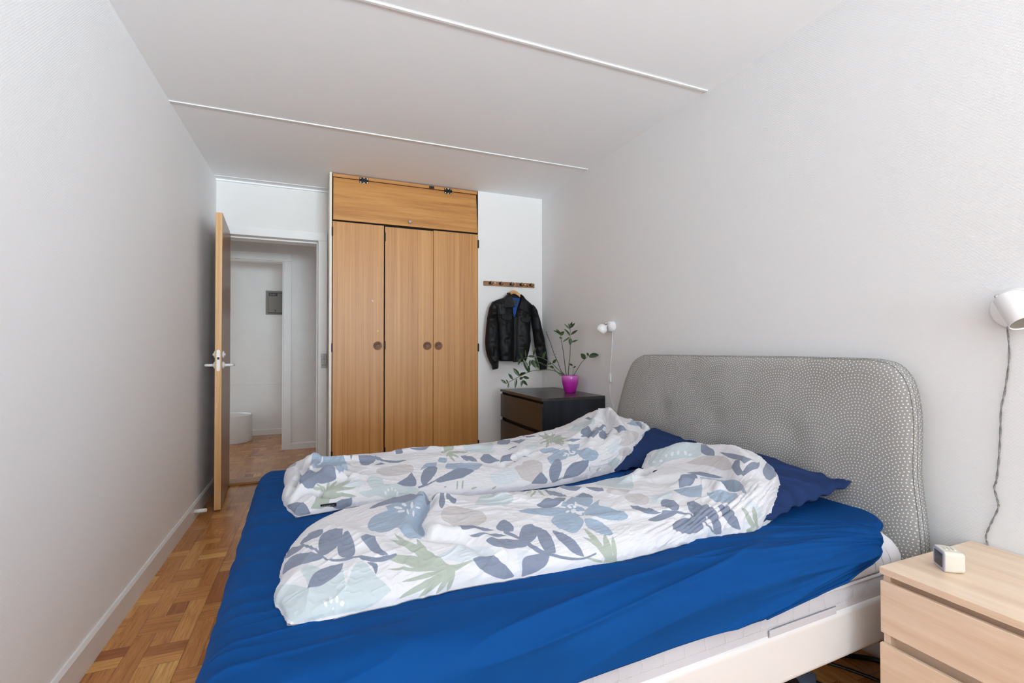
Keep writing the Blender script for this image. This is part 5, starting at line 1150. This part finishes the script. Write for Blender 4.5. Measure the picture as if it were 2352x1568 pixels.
  ('green', [(0.978, 0), (0.956, 0.01), (0.933, 0.016), (0.906, 0.023), (0.889, 0.026), (0.904, 0.019), (0.932, 0.01), (0.954, 0.005), (0.977, 0)]),
  ('green', [(1.015, 0.003), (1.013, 0.018), (1.006, 0.037), (0.99, 0.065), (0.977, 0.087), (0.979, 0.065), (0.988, 0.038), (0.998, 0.019), (1.008, 0.003)]),
  ('green', [(1.684, 0.011), (1.672, 0.028), (1.654, 0.046), (1.619, 0.07), (1.586, 0.092), (1.606, 0.067), (1.633, 0.041), (1.657, 0.022), (1.678, 0.006)]),
  ('green', [(1.711, 0.002), (1.705, 0.023), (1.694, 0.04), (1.674, 0.065), (1.653, 0.081), (1.656, 0.065), (1.666, 0.041), (1.68, 0.023), (1.694, 0.007)]),
  ('green', [(1.701, 0), (1.684, 0.001), (1.664, 0.011), (1.645, 0.01), (1.631, 0.01), (1.647, 0), (1.666, 0), (1.682, 0), (1.7, 0)]),
  ('green', [(0.966, 0.004), (0.979, 0.019), (1.01, 0.012), (1.019, 0), (1.001, 0)]),
  ('taupe', [(1.073, 0.325), (1.143, 0.343), (1.15, 0.297), (1.125, 0.253), (1.085, 0.259), (1.06, 0.295)]),
  ('taupe', [(1.553, 0.585), (1.61, 0.573), (1.617, 0.496), (1.599, 0.412), (1.575, 0.354), (1.551, 0.409), (1.557, 0.49), (1.546, 0.563)]),
  ('taupe', [(1.026, 0.376), (1.089, 0.403), (1.117, 0.372), (1.071, 0.332), (1.031, 0.343)]),
  ('ice', [(1.144, 0.311), (1.26, 0.339), (1.247, 0.279), (1.185, 0.253), (1.137, 0.253)]),
  ('ice', [(1.589, 0.137), (1.68, 0.079), (1.748, 0.026), (1.673, 0.048), (1.625, 0.086)]),
  ('ice', [(1.403, 0.027), (1.463, 0.025), (1.522, 0.003), (1.464, 0)]),
  ('blue', [(0.899, 0.25), (0.879, 0.217), (0.85, 0.209), (0.828, 0.225), (0.825, 0.256), (0.846, 0.288), (0.876, 0.294), (0.897, 0.279)]),
 ],
 'far': [
  ('blue', [(0.042, 0.593), (0.067, 0.632), (0.082, 0.666), (0.072, 0.592), (0.039, 0.584)]),
  ('blue', [(0.154, 0.437), (0.217, 0.544), (0.248, 0.48), (0.284, 0.591), (0.305, 0.359), (0.288, 0.308), (0.311, 0.29), (0.266, 0.218), (0.234, 0.396), (0.173, 0.353)]),
  ('blue', [(0.577, 0.182), (0.621, 0.263), (0.666, 0.268), (0.647, 0.214), (0.602, 0.207)]),
  ('blue', [(0.679, 0.183), (0.704, 0.247), (0.756, 0.226), (0.849, 0.21), (0.802, 0.142), (0.769, 0.139), (0.717, 0.156)]),
  ('blue', [(1.13, 0.138), (1.18, 0.202), (1.254, 0.2), (1.229, 0.133), (1.177, 0.125)]),
  ('blue', [(0.088, 0.469), (0.16, 0.366), (0.14, 0.267), (0.094, 0.39)]),
  ('blue', [(0.686, 0.312), (0.715, 0.292), (0.698, 0.249), (0.673, 0.271)]),
  ('slate', [(0.093, 0.231), (0.111, 0.402), (0.176, 0.309), (0.223, 0.367), (0.255, 0.211), (0.228, 0.181), (0.178, 0.169), (0.099, 0.174)]),
  ('slate', [(0.367, 0.478), (0.402, 0.526), (0.435, 0.414), (0.412, 0.31), (0.381, 0.269), (0.356, 0.319)]),
  ('slate', [(0.324, 0.52), (0.346, 0.476), (0.326, 0.401)]),
  ('slate', [(0.429, 0.358), (0.462, 0.323), (0.547, 0.293), (0.501, 0.27), (0.454, 0.307)]),
  ('slate', [(0.41, 0.268), (0.459, 0.276), (0.442, 0.297)]),
  ('slate', [(0.547, 0.561), (0.559, 0.455), (0.552, 0.424), (0.525, 0.422)]),
  ('slate', [(0.594, 0.463), (0.653, 0.46), (0.729, 0.526), (0.658, 0.434), (0.602, 0.446)]),
  ('slate', [(0.457, 0.077), (0.505, 0.122), (0.541, 0.171), (0.542, 0.101), (0.526, 0.057), (0.488, 0.06)]),
  ('slate', [(0.559, 0.096), (0.589, 0.18), (0.631, 0.227), (0.651, 0.207), (0.627, 0.134), (0.579, 0.071), (0.557, 0.054)]),
  ('slate', [(0.613, 0.075), (0.666, 0.127), (0.739, 0.169), (0.788, 0.132), (0.732, 0.093), (0.678, 0.079), (0.627, 0.069)]),
  ('slate', [(0.537, 0.042), (0.591, 0.065), (0.642, 0.1), (0.641, 0.107), (0.59, 0.073), (0.537, 0.053)]),
  ('slate', [(0.421, 0.355), (0.442, 0.317), (0.478, 0.288), (0.479, 0.3), (0.445, 0.329), (0.444, 0.453)]),
  ('slate', [(0.011, 0.115), (0.048, 0.081), (0.072, 0.05), (0.078, 0.01), (0.086, 0.003), (0.017, 0.003)]),
  ('slate', [(0.192, 0.015), (0.27, 0.045), (0.267, 0.009), (0.222, 0)]),
  ('slate', [(0.779, 0.314), (0.823, 0.299), (0.83, 0.229), (0.79, 0.252)]),
  ('slate', [(0.85, 0.256), (0.885, 0.3), (0.907, 0.284), (0.931, 0.241), (0.89, 0.215), (0.853, 0.225)]),
  ('slate', [(0.923, 0.22), (0.961, 0.284), (1.018, 0.305), (0.984, 0.258), (1.069, 0.205), (1.007, 0.251)]),
  ('slate', [(1.023, 0.503), (1.11, 0.655), (1.137, 0.649), (1.113, 0.531), (1.051, 0.457)]),
  ('slate', [(1.1, 0.505), (1.192, 0.494), (1.101, 0.421)]),
  ('slate', [(1.23, 0.614), (1.283, 0.564), (1.223, 0.532)]),
  ('slate', [(1.109, 0.029), (1.118, 0.076), (1.164, 0.133), (1.187, 0.127), (1.178, 0.064), (1.143, 0.02)]),
  ('slate', [(1.015, 0.021), (1.077, 0.066), (1.098, 0.025), (1.074, 0.016)]),
  ('slate', [(1.068, 0.396), (1.005, 0.352), (1.059, 0.373)]),
  ('taupe', [(0.417, 0.228), (0.473, 0.245), (0.557, 0.244), (0.549, 0.18), (0.475, 0.146), (0.42, 0.161)]),
  ('taupe', [(0.966, 0.127), (1.001, 0.151), (1.085, 0.121), (1.077, 0.058), (1.037, 0.024), (0.979, 0.046), (0.968, 0.086)]),
  ('taupe', [(0.287, 0.382), (0.346, 0.288), (0.412, 0.237), (0.343, 0.263), (0.296, 0.256)]),
  ('mint', [(0.351, 0.115), (0.373, 0.154), (0.413, 0.132), (0.412, 0.08), (0.468, 0.074), (0.537, 0.041), (0.525, 0.02), (0.471, 0.013), (0.394, 0.016), (0.332, 0.041), (0.305, 0.064), (0.359, 0.061)]),
  ('mint', [(0.851, 0.507), (1.003, 0.585), (1.055, 0.638), (0.936, 0.363), (0.84, 0.362), (0.817, 0.377)]),
  ('white', [(0.408, 0.031), (0.406, 0.025), (0.402, 0.024), (0.399, 0.026), (0.399, 0.033), (0.402, 0.039), (0.406, 0.04), (0.408, 0.037)]),
  ('white', [(0.421, 0.044), (0.419, 0.037), (0.416, 0.035), (0.413, 0.037), (0.413, 0.043), (0.415, 0.05), (0.418, 0.053), (0.421, 0.05)]),
  ('white', [(0.436, 0.047), (0.433, 0.041), (0.43, 0.039), (0.428, 0.042), (0.428, 0.048), (0.431, 0.054), (0.434, 0.056), (0.437, 0.053)]),
  ('white', [(0.447, 0.037), (0.444, 0.033), (0.44, 0.031), (0.439, 0.034), (0.44, 0.04), (0.443, 0.045), (0.447, 0.047), (0.449, 0.043)]),
  ('white', [(0.451, 0.023), (0.448, 0.019), (0.444, 0.018), (0.443, 0.022), (0.444, 0.026), (0.448, 0.031), (0.451, 0.031), (0.453, 0.028)]),
  ('white', [(0.21, 0.453), (0.206, 0.439), (0.196, 0.409), (0.185, 0.382), (0.181, 0.376), (0.184, 0.39), (0.194, 0.424), (0.205, 0.449)]),
  ('white', [(0.224, 0.539), (0.216, 0.472), (0.21, 0.461), (0.203, 0.443), (0.198, 0.434), (0.201, 0.448), (0.208, 0.464), (0.221, 0.539)]),
  ('green', [(0.74, 0.39), (0.768, 0.505), (0.776, 0.561), (0.722, 0.446), (0.713, 0.449), (0.761, 0.574), (0.753, 0.509), (0.729, 0.403), (0.734, 0.379)]),
  ('green', [(0.743, 0.398), (0.778, 0.51), (0.813, 0.622), (0.742, 0.442), (0.735, 0.444), (0.738, 0.444), (0.774, 0.536), (0.738, 0.412), (0.739, 0.392)]),
  ('green', [(0.744, 0.391), (0.753, 0.405), (0.76, 0.416), (0.849, 0.66), (0.768, 0.436), (0.765, 0.436), (0.796, 0.542), (0.778, 0.499), (0.743, 0.397)]),
  ('green', [(0.744, 0.385), (0.756, 0.388), (0.768, 0.396), (0.814, 0.497), (0.881, 0.654), (0.87, 0.653), (0.808, 0.523), (0.789, 0.498), (0.747, 0.399)]),
  ('green', [(0.736, 0.359), (0.755, 0.344), (0.776, 0.339), (0.807, 0.347), (0.827, 0.356), (0.813, 0.369), (0.787, 0.377), (0.763, 0.376), (0.74, 0.375)]),
  ('green', [(0.733, 0.35), (0.739, 0.328), (0.747, 0.313), (0.76, 0.302), (0.771, 0.298), (0.766, 0.314), (0.757, 0.334), (0.747, 0.347), (0.738, 0.361)]),
  ('green', [(0.73, 0.354), (0.727, 0.319), (0.731, 0.297), (0.735, 0.269), (0.739, 0.251), (0.744, 0.28), (0.742, 0.308), (0.739, 0.333), (0.735, 0.361)]),
  ('green', [(0.728, 0.359), (0.722, 0.342), (0.718, 0.33), (0.717, 0.315), (0.718, 0.306), (0.722, 0.315), (0.726, 0.328), (0.728, 0.341), (0.731, 0.358)]),
  ('green', [(0.731, 0.378), (0.728, 0.391), (0.723, 0.397), (0.715, 0.397), (0.708, 0.391), (0.709, 0.377), (0.714, 0.366), (0.721, 0.366), (0.729, 0.369)]),
  ('green', [(0.21, 0.141), (0.225, 0.098), (0.249, 0.102), (0.281, 0.124), (0.303, 0.15), (0.284, 0.147), (0.264, 0.179), (0.237, 0.162), (0.201, 0.11)]),
  ('green', [(0.202, 0.099), (0.226, 0.09), (0.252, 0.086), (0.283, 0.083), (0.305, 0.087), (0.286, 0.097), (0.255, 0.103), (0.229, 0.103), (0.213, 0.143)]),
  ('green', [(0.197, 0.097), (0.222, 0.081), (0.247, 0.068), (0.279, 0.056), (0.3, 0.051), (0.282, 0.064), (0.251, 0.079), (0.225, 0.09), (0.209, 0.139)]),
  ('green', [(0.197, 0.112), (0.193, 0.151), (0.177, 0.151), (0.159, 0.168), (0.137, 0.172), (0.155, 0.164), (0.173, 0.141), (0.188, 0.141), (0.194, 0.106)]),
  ('green', [(0.202, 0.113), (0.202, 0.157), (0.192, 0.161), (0.178, 0.164), (0.17, 0.17), (0.174, 0.158), (0.185, 0.153), (0.197, 0.15), (0.198, 0.11)]),
  ('green', [(0.205, 0.113), (0.22, 0.159), (0.223, 0.167), (0.224, 0.177), (0.223, 0.186), (0.218, 0.179), (0.212, 0.168), (0.211, 0.16), (0.203, 0.114)]),
  ('green', [(0.205, 0.106), (0.218, 0.114), (0.239, 0.166), (0.25, 0.18), (0.256, 0.192), (0.244, 0.184), (0.231, 0.172), (0.223, 0.162), (0.204, 0.112)]),
  ('green', [(0.085, 0.019), (0.138, 0.068), (0.19, 0.109), (0.216, 0.099), (0.248, 0.067), (0.208, 0.065), (0.175, 0.018), (0.12, 0.013)]),
  ('green', [(0.689, 0.029), (0.693, 0.038), (0.697, 0.048), (0.7, 0.063), (0.702, 0.074), (0.695, 0.064), (0.69, 0.05), (0.687, 0.039), (0.685, 0.029)]),
  ('green', [(0.71, 0.027), (0.715, 0.037), (0.719, 0.048), (0.723, 0.063), (0.724, 0.076), (0.718, 0.065), (0.711, 0.049), (0.708, 0.038), (0.707, 0.028)]),
  ('green', [(0.747, 0.023), (0.753, 0.023), (0.76, 0.024), (0.768, 0.027), (0.774, 0.032), (0.767, 0.033), (0.759, 0.032), (0.752, 0.03), (0.746, 0.026)]),
  ('green', [(0.836, 0.016), (0.842, 0.017), (0.848, 0.018), (0.853, 0.022), (0.857, 0.026), (0.851, 0.026), (0.844, 0.024), (0.839, 0.022), (0.835, 0.018)]),
  ('green', [(1.28, 0.435), (1.293, 0.478), (1.318, 0.539), (1.322, 0.576), (1.318, 0.591), (1.291, 0.537), (1.267, 0.474), (1.265, 0.444), (1.267, 0.42)]),
  ('green', [(1.285, 0.439), (1.314, 0.491), (1.338, 0.539), (1.351, 0.575), (1.366, 0.609), (1.338, 0.567), (1.309, 0.511), (1.288, 0.466), (1.278, 0.433)]),
  ('green', [(1.281, 0.428), (1.298, 0.437), (1.322, 0.462), (1.356, 0.502), (1.375, 0.525), (1.364, 0.525), (1.344, 0.512), (1.317, 0.481), (1.285, 0.44)]),
  ('green', [(1.272, 0.418), (1.287, 0.404), (1.302, 0.393), (1.324, 0.386), (1.34, 0.387), (1.337, 0.413), (1.329, 0.439), (1.308, 0.44), (1.282, 0.433)]),
  ('green', [(1.262, 0.403), (1.248, 0.343), (1.245, 0.296), (1.25, 0.258), (1.263, 0.251), (1.282, 0.312), (1.293, 0.376), (1.287, 0.404), (1.274, 0.42)]),
  ('green', [(1.262, 0.414), (1.234, 0.381), (1.198, 0.322), (1.179, 0.287), (1.171, 0.267), (1.184, 0.276), (1.202, 0.298), (1.224, 0.336), (1.261, 0.402)]),
  ('green', [(1.271, 0.431), (1.258, 0.435), (1.237, 0.422), (1.207, 0.395), (1.172, 0.34), (1.182, 0.337), (1.208, 0.359), (1.236, 0.39), (1.263, 0.415)]),
  ('green', [(0.637, 0.039), (0.64, 0.038), (0.643, 0.039), (0.646, 0.042), (0.648, 0.046), (0.645, 0.047), (0.642, 0.047), (0.639, 0.045), (0.637, 0.042)]),
  ('ice', [(0.859, 0.109), (0.977, 0.14), (0.965, 0.05), (0.892, 0.029), (0.843, 0.049)]),
  ('ice', [(0.867, 0.378), (0.955, 0.375), (0.924, 0.324), (0.858, 0.329)]),
  ('ice', [(0.272, 0.121), (0.326, 0.153), (0.346, 0.095), (0.293, 0.075)]),
  ('blue', [(1.129, 0.126), (1.137, 0.171), (1.198, 0.203), (1.248, 0.184), (1.236, 0.144), (1.175, 0.113), (1.14, 0.099)]),
  ('blue', [(1.281, 0.249), (1.305, 0.242), (1.348, 0.232), (1.317, 0.194), (1.267, 0.187)]),
  ('blue', [(1.277, 0.187), (1.353, 0.164), (1.421, 0.112), (1.4, 0.075), (1.34, 0.078), (1.3, 0.122)]),
  ('blue', [(1.135, 0.266), (1.199, 0.254), (1.22, 0.195), (1.175, 0.202), (1.137, 0.238)]),
  ('blue', [(1.822, 0.149), (1.888, 0.179), (1.924, 0.198), (1.953, 0.115), (1.907, 0.066), (1.86, 0.124)]),
  ('blue', [(1.726, 0.269), (1.894, 0.357), (1.884, 0.253), (1.788, 0.228)]),
  ('white', [(1.245, 0.16), (1.239, 0.159), (1.231, 0.163), (1.225, 0.171), (1.224, 0.178), (1.229, 0.18), (1.237, 0.176), (1.243, 0.166)]),
  ('white', [(1.256, 0.162), (1.252, 0.164), (1.252, 0.175), (1.255, 0.188), (1.259, 0.195), (1.261, 0.192), (1.261, 0.179), (1.26, 0.168)]),
  ('white', [(1.281, 0.149), (1.274, 0.145), (1.261, 0.147), (1.251, 0.152), (1.247, 0.158), (1.254, 0.161), (1.265, 0.159), (1.277, 0.154)]),
  ('white', [(1.233, 0.157), (1.229, 0.152), (1.22, 0.151), (1.213, 0.151), (1.21, 0.155), (1.214, 0.159), (1.222, 0.163), (1.23, 0.161)]),
  ('white', [(1.287, 0.155), (1.282, 0.153), (1.274, 0.159), (1.269, 0.167), (1.269, 0.174), (1.275, 0.176), (1.282, 0.17), (1.287, 0.161)]),
  ('white', [(1.238, 0.141), (1.236, 0.145), (1.238, 0.154), (1.241, 0.161), (1.245, 0.164), (1.247, 0.16), (1.246, 0.15), (1.241, 0.143)]),
  ('slate', [(1.109, 0.029), (1.128, 0.083), (1.167, 0.139), (1.189, 0.112), (1.178, 0.072), (1.145, 0.025), (1.129, 0.016)]),
  ('slate', [(1.175, 0.021), (1.212, 0.066), (1.264, 0.092), (1.351, 0.078), (1.335, 0.049), (1.276, 0.025), (1.202, 0.021)]),
  ('slate', [(1.015, 0.021), (1.072, 0.068), (1.094, 0.032), (1.087, 0.015)]),
  ('slate', [(1.118, 0.014), (1.149, 0.018), (1.182, 0.024), (1.18, 0.026), (1.148, 0.022), (1.116, 0.02)]),
  ('slate', [(1.39, 0.304), (1.492, 0.416), (1.469, 0.278), (1.444, 0.242), (1.421, 0.283)]),
  ('slate', [(1.419, 0.274), (1.453, 0.291), (1.486, 0.26), (1.42, 0.217)]),
  ('slate', [(1.479, 0.252), (1.565, 0.303), (1.538, 0.238), (1.49, 0.187), (1.469, 0.213)]),
  ('slate', [(1.296, 0.276), (1.359, 0.271), (1.392, 0.273), (1.323, 0.258)]),
  ('slate', [(1.46, 0.269), (1.522, 0.312), (1.622, 0.397), (1.621, 0.384), (1.504, 0.273)]),
  ('slate', [(1.611, 0.349), (1.612, 0.269), (1.66, 0.198), (1.601, 0.202)]),
  ('slate', [(1.386, 0.284), (1.464, 0.289), (1.593, 0.266), (1.596, 0.273), (1.481, 0.32), (1.385, 0.29)]),
  ('slate', [(1.748, 0.079), (1.772, 0.103), (1.871, 0.056), (1.804, 0.046)]),
  ('slate', [(1.984, 0.152), (1.976, 0.161), (1.997, 0.148), (2.015, 0.135), (2.018, 0.129)]),
  ('slate', [(1.589, 0.547), (1.612, 0.546), (1.575, 0.425), (1.59, 0.513)]),
  ('taupe', [(1.017, 0.174), (1.061, 0.178), (1.094, 0.142), (1.089, 0.102), (1.053, 0.079), (0.989, 0.081)]),
  ('taupe', [(1.562, 0.213), (1.607, 0.222), (1.778, 0.178), (1.78, 0.124), (1.664, 0.103), (1.585, 0.115), (1.613, 0.161)]),
  ('taupe', [(1.582, 0.091), (1.664, 0.098), (1.754, 0.057), (1.665, 0.051), (1.595, 0.063)]),
  ('mint', [(1.584, 0.515), (1.564, 0.41), (1.521, 0.367), (1.499, 0.449), (1.494, 0.528)]),
  ('mint', [(1.485, 0.053), (1.559, 0.06), (1.597, 0.04), (1.561, 0.023), (1.487, 0.033)]),
  ('mint', [(1.524, 0.539), (1.556, 0.489), (1.47, 0.44), (1.417, 0.476)]),
  ('green', [(1.289, 0.424), (1.295, 0.46), (1.3, 0.494), (1.308, 0.539), (1.298, 0.546), (1.273, 0.492), (1.269, 0.454), (1.271, 0.429), (1.28, 0.413)]),
  ('green', [(1.295, 0.433), (1.315, 0.477), (1.334, 0.521), (1.342, 0.555), (1.344, 0.573), (1.329, 0.543), (1.3, 0.48), (1.289, 0.446), (1.287, 0.425)]),
  ('green', [(1.293, 0.424), (1.314, 0.45), (1.341, 0.492), (1.36, 0.522), (1.37, 0.541), (1.356, 0.529), (1.336, 0.503), (1.311, 0.464), (1.291, 0.428)]),
  ('green', [(1.289, 0.419), (1.304, 0.418), (1.32, 0.42), (1.34, 0.428), (1.362, 0.447), (1.359, 0.463), (1.343, 0.465), (1.323, 0.453), (1.297, 0.434)]),
  ('green', [(1.288, 0.41), (1.302, 0.397), (1.316, 0.383), (1.334, 0.373), (1.351, 0.373), (1.343, 0.388), (1.332, 0.413), (1.318, 0.424), (1.294, 0.419)]),
  ('green', [(1.278, 0.395), (1.286, 0.363), (1.297, 0.337), (1.292, 0.27), (1.31, 0.265), (1.304, 0.289), (1.319, 0.375), (1.306, 0.397), (1.286, 0.408)]),
  ('green', [(1.271, 0.392), (1.247, 0.322), (1.24, 0.281), (1.243, 0.25), (1.252, 0.241), (1.253, 0.262), (1.273, 0.333), (1.283, 0.379), (1.28, 0.403)]),
  ('green', [(1.271, 0.409), (1.258, 0.393), (1.243, 0.368), (1.222, 0.324), (1.218, 0.308), (1.227, 0.32), (1.251, 0.362), (1.266, 0.39), (1.275, 0.408)]),
  ('green', [(1.352, 0.026), (1.353, 0.031), (1.353, 0.037), (1.352, 0.044), (1.349, 0.048), (1.345, 0.044), (1.346, 0.037), (1.347, 0.032), (1.35, 0.027)]),
  ('green', [(1.394, 0.021), (1.406, 0.023), (1.414, 0.026), (1.423, 0.03), (1.427, 0.035), (1.418, 0.034), (1.406, 0.031), (1.398, 0.028), (1.392, 0.024)]),
  ('green', [(1.438, 0.02), (1.447, 0.021), (1.455, 0.021), (1.463, 0.021), (1.468, 0.024), (1.46, 0.025), (1.451, 0.024), (1.444, 0.022), (1.437, 0.02)]),
  ('ice', [(1.108, 0.367), (1.171, 0.349), (1.136, 0.287), (1.09, 0.309)]),
  ('ice', [(1.482, 0.11), (1.59, 0.156), (1.609, 0.121), (1.532, 0.077)]),
  ('blue', [(1.304, 0.147), (1.28, 0.133), (1.237, 0.139), (1.203, 0.162), (1.197, 0.189), (1.219, 0.202), (1.257, 0.194), (1.294, 0.172)]),
 ],
}

PAL = {'slate': rgb(118, 126, 144), 'blue': rgb(146, 162, 180), 'mint': rgb(182, 193, 197), 'taupe': rgb(186, 182, 183), 'green': rgb(160, 168, 157), 'ice': rgb(196, 203, 209)}
ORDER = ['ice', 'mint', 'taupe', 'blue', 'green', 'slate', 'white']
def quilt_mat():
    t = NT('quilt_print'); col = rgb(209, 209, 213)
    for c in ORDER:
        a = t.n('Attribute', attribute_name='d_' + c).outputs['Fac']
        m = t.n('MapRange', {0: a, 1: -.0006, 2: .0006, 3: 0., 4: 1.}).outputs[0]
        col = t.mix(m, col, PAL.get(c, rgb(214, 216, 223)))
    f = t.noise(t.obj(), 1100, 2); t.bump(f, .10, .0005)
    t.base(col); t.p(Roughness=.85, Sheen_Weight=.1); MAT['quilt_print'] = t.m
quilt_mat()
def print_fields(motifs, p, q):
    """signed distance (metres, + inside) of every cloth vertex to the printed shapes, per ink"""
    out = {c: np.full(p.shape, -.02) for c in ORDER}
    for c, poly in motifs:
        P = np.array(poly); n_ = len(P); t_ = np.array([0, .25, .5, .75])[:, None]; R_ = []
        for i in range(n_):
            a0, a1, a2, a3 = P[i - 1], P[i], P[(i + 1) % n_], P[(i + 2) % n_]
            v1, v0 = a2 - a1, a1 - a0; cosn = (v0 @ v1) / (np.linalg.norm(v0) * np.linalg.norm(v1) + 1e-9); v2 = a3 - a2; cosm = (v1 @ v2) / (np.linalg.norm(v1) * np.linalg.norm(v2) + 1e-9)
            m0 = (a2 - a0) * .5 * (1 if cosn > .1 else .1); m1 = (a3 - a1) * .5 * (1 if cosm > .1 else .1)
            lim = np.linalg.norm(v1); m0 *= min(1, lim * 1.2 / (np.linalg.norm(m0) + 1e-9)); m1 *= min(1, lim * 1.2 / (np.linalg.norm(m1) + 1e-9))
            R_.append((2 * t_ ** 3 - 3 * t_ ** 2 + 1) * a1 + (t_ ** 3 - 2 * t_ ** 2 + t_) * m0 + (3 * t_ ** 2 - 2 * t_ ** 3) * a2 + (t_ ** 3 - t_ ** 2) * m1)
        P = np.concatenate(R_); poly = P.tolist(); x0, y0 = P.min(0) - .02; x1, y1 = P.max(0) + .02
        idx = np.nonzero((p > x0) & (p < x1) & (q > y0) & (q < y1))
        if not len(idx[0]): continue
        xx, yy = p[idx], q[idx]
        if c in ('blue', 'mint') and n_ > 6: wv = .002 * (2 * np.abs((xx * 95 + yy * 70) % 1 - .5) - .5); xx = xx + wv; yy = yy + wv
        d = seg_dist(poly, xx, yy); ins = sdf_inside(poly, xx, yy); sd = np.where(ins, d, -d)
        out[c][idx] = np.maximum(out[c][idx], sd)
    return out
def quilt(key, label):
    D = DUVETS[key]; X0, s, t = duvet_base(D); n, m_ = X0.shape[:2]
    si, sj = np.meshgrid(np.linspace(0, 1, n), np.linspace(0, 1, m_), indexing='ij')
    eu = .05 + .08 * vnoise(si * 7, sj * 3, D['seed'] + 1); ev = .07 + .13 * vnoise(si * 5 + 3, sj * 3, D['seed'] + 2)
    calm = 1 - .75 * np.clip((si - .80) / .12, 0, 1) * np.clip((.45 - sj) / .2, 0, 1); eu = eu * calm; ev = ev * calm
    p0, q0 = param_pq(X0)
    X = crumple(X0, eu, ev, D['seed'])
    K = 3; XU = upsample(X, K); pq = upsample(np.stack([p0, q0], -1), K); p, q = pq[..., 0], pq[..., 1]
    wob_ = fbm(p * 3, q * 4, D['seed'] + 20) * 1.5
    fine = (1 - np.abs(2 * vnoise(p * 13 + 5 * q + wob_ * 3, q * 34 - 6 * p + wob_ * 6, D['seed'] + 9) - 1)) ** 3 * .0050 * np.clip(vnoise(p * 3.1, q * 4.3, D['seed'] + 21) * 1.8 - .3, .1, 1)
    fine += (1 - np.abs(2 * vnoise(p * 40 + 9 * q, q * 85 - 15 * p, D['seed'] + 10) - 1)) ** 2 * .0016
    XU = XU + normals(XU) * np.sign(normals(XU)[n, m_, 2]) * fine[..., None]
    XU[..., 2] = np.maximum(XU[..., 2], ZS + .003)
    m = MB(); m.grid(XU); N_ = len(m.v)
    bot = XU[::6, ::6].copy(); edge_ = bot[..., 2].copy(); bot[..., 2] = np.maximum(ZS + .002, bot[..., 2] - .055)
    m.grid(bot[:, ::-1])
    o = solo('quilt', m, 'quilt_print', label, 'quilt', smooth=True)
    fl = print_fields(MOTIFS[key], p, q)
    for c in ORDER:
        at = o.data.attributes.new('d_' + c, 'FLOAT', 'POINT'); arr = np.full(len(o.data.vertices), -.02, np.float32); arr[:N_] = fl[c].ravel(); at.data.foreach_set('value', arr)
    return o
quilt('near', 'white quilt with slate and blue leaf print, the nearer of the two on the bed')
fq = quilt('far', 'white quilt with slate and blue leaf print, on the wardrobe side of the bed')

# small white corner of the far quilt standing up at the head

m = MB(); X = np.zeros((10, 7, 3))
for i in range(10):
    for j in range(7):
        t_ = i / 9; q_ = (j - 3) / 3; X[i, j] = (1.600 + .004 * t_ + q_ * (.020 - .006 * t_ + .010 * t_ ** 3), 2.46 - .012 * (1 - q_ * q_) , .715 + .052 * t_)
m.grid(X); m.grid((X + np.array([0, .008, 0]))[:, ::-1])
build('corner_tip', m, 'quilt_white', fq, smooth=True)

_lb = B(.262, .888, .590)
lb = build('label', MB().obox(_lb, Vector((*BE, 0)), Vector((0, -.5, .85)), Vector((0, .85, .5)), (.026, .0085, .0012)), 'ink_dark', fq, label='small dark label sewn into the quilt seam')
m = MB()
for k in range(8): m.obox(_lb + Vector((BE[0], BE[1], 0)) * (-.0175 + k * .005) + Vector((0, -.0012, -.0006)), Vector((*BE, 0)), Vector((0, -.5, .85)), Vector((0, .85, .5)), (.0014, .0016 + .0012 * (k % 3 == 1), .0005))
build('lettering', m, 'ink_light', lb)

# ------------------------------------------------------------------ under the bed
def cables():
    solo('power_cable', MB().tube(smooth_path([(1.46, 1.40, .006), (1.54, 1.20, .006), (1.553, 1.13, .006), (1.60, 1.04, .006), (1.66, .98, .006), (1.74, .92, .006)], 8), .0055, 8), 'black_plastic',
         'black cable looping over the parquet from under the bed rail', 'cable', smooth=True)
    solo('power_cable', MB().tube(smooth_path([(1.60, 1.36, .006), (1.66, 1.21, .006), (1.72, 1.12, .006), (1.757, 1.05, .006), (1.775, .99, .006), (1.78, .90, .006)], 8), .0055, 8), 'black_plastic',
         'thinner black cable on the parquet behind the nearest one, beside the pale chest', 'cable', smooth=True)
    solo('power_cable', MB().tube(smooth_path([(1.62, 1.35, .009), (1.74, 1.20, .009), (1.80, 1.15, .009), (1.86, 1.105, .009), (1.895, 1.05, .009)], 8), .009, 8), 'black_plastic',
         'thick black cable on the parquet under the headboard', 'cable', smooth=True)
    solo('power_cable', MB().tube(smooth_path([(1.70, 1.42, .005), (1.78, 1.26, .005), (1.85, 1.22, .005), (1.90, 1.20, .005)], 8), .0045, 8), 'white_cord',
         'white cable on the parquet far under the bed by the wall', 'cable', smooth=True)
cables()
def magazine():
    r = thing('magazine', (1.44, 1.12, 0), 'thin blue-grey booklet with a black disc on its cover lying under the bed rail', 'magazine')
    d = Vector((.55, -.83, 0)).normalized(); e = Vector((d.y * -1, d.x, 0)); c = Vector((1.425, 1.19, .006))
    b = build('pages', MB().obox(c, d, e, (0, 0, 1), (.15, .105, .006)), 'magazine_blue', r, bevel=.001)
    build('cover_disc', MB().lathe([(.075, 0), (.075, .0006), (0, .0006)], c + Vector((0, 0, .006)) + d * .035 + e * -.005, (0, 0, 1), 40), 'ink_dark', b)
    k = c + Vector((0, 0, .0068)) + d * .035 + e * -.005
    build('cover_line', MB().obox(k, (.2, .98, 0), (.98, -.2, 0), (0, 0, 1), (.055, .0025, .0004)), 'magazine_blue', b)
magazine()
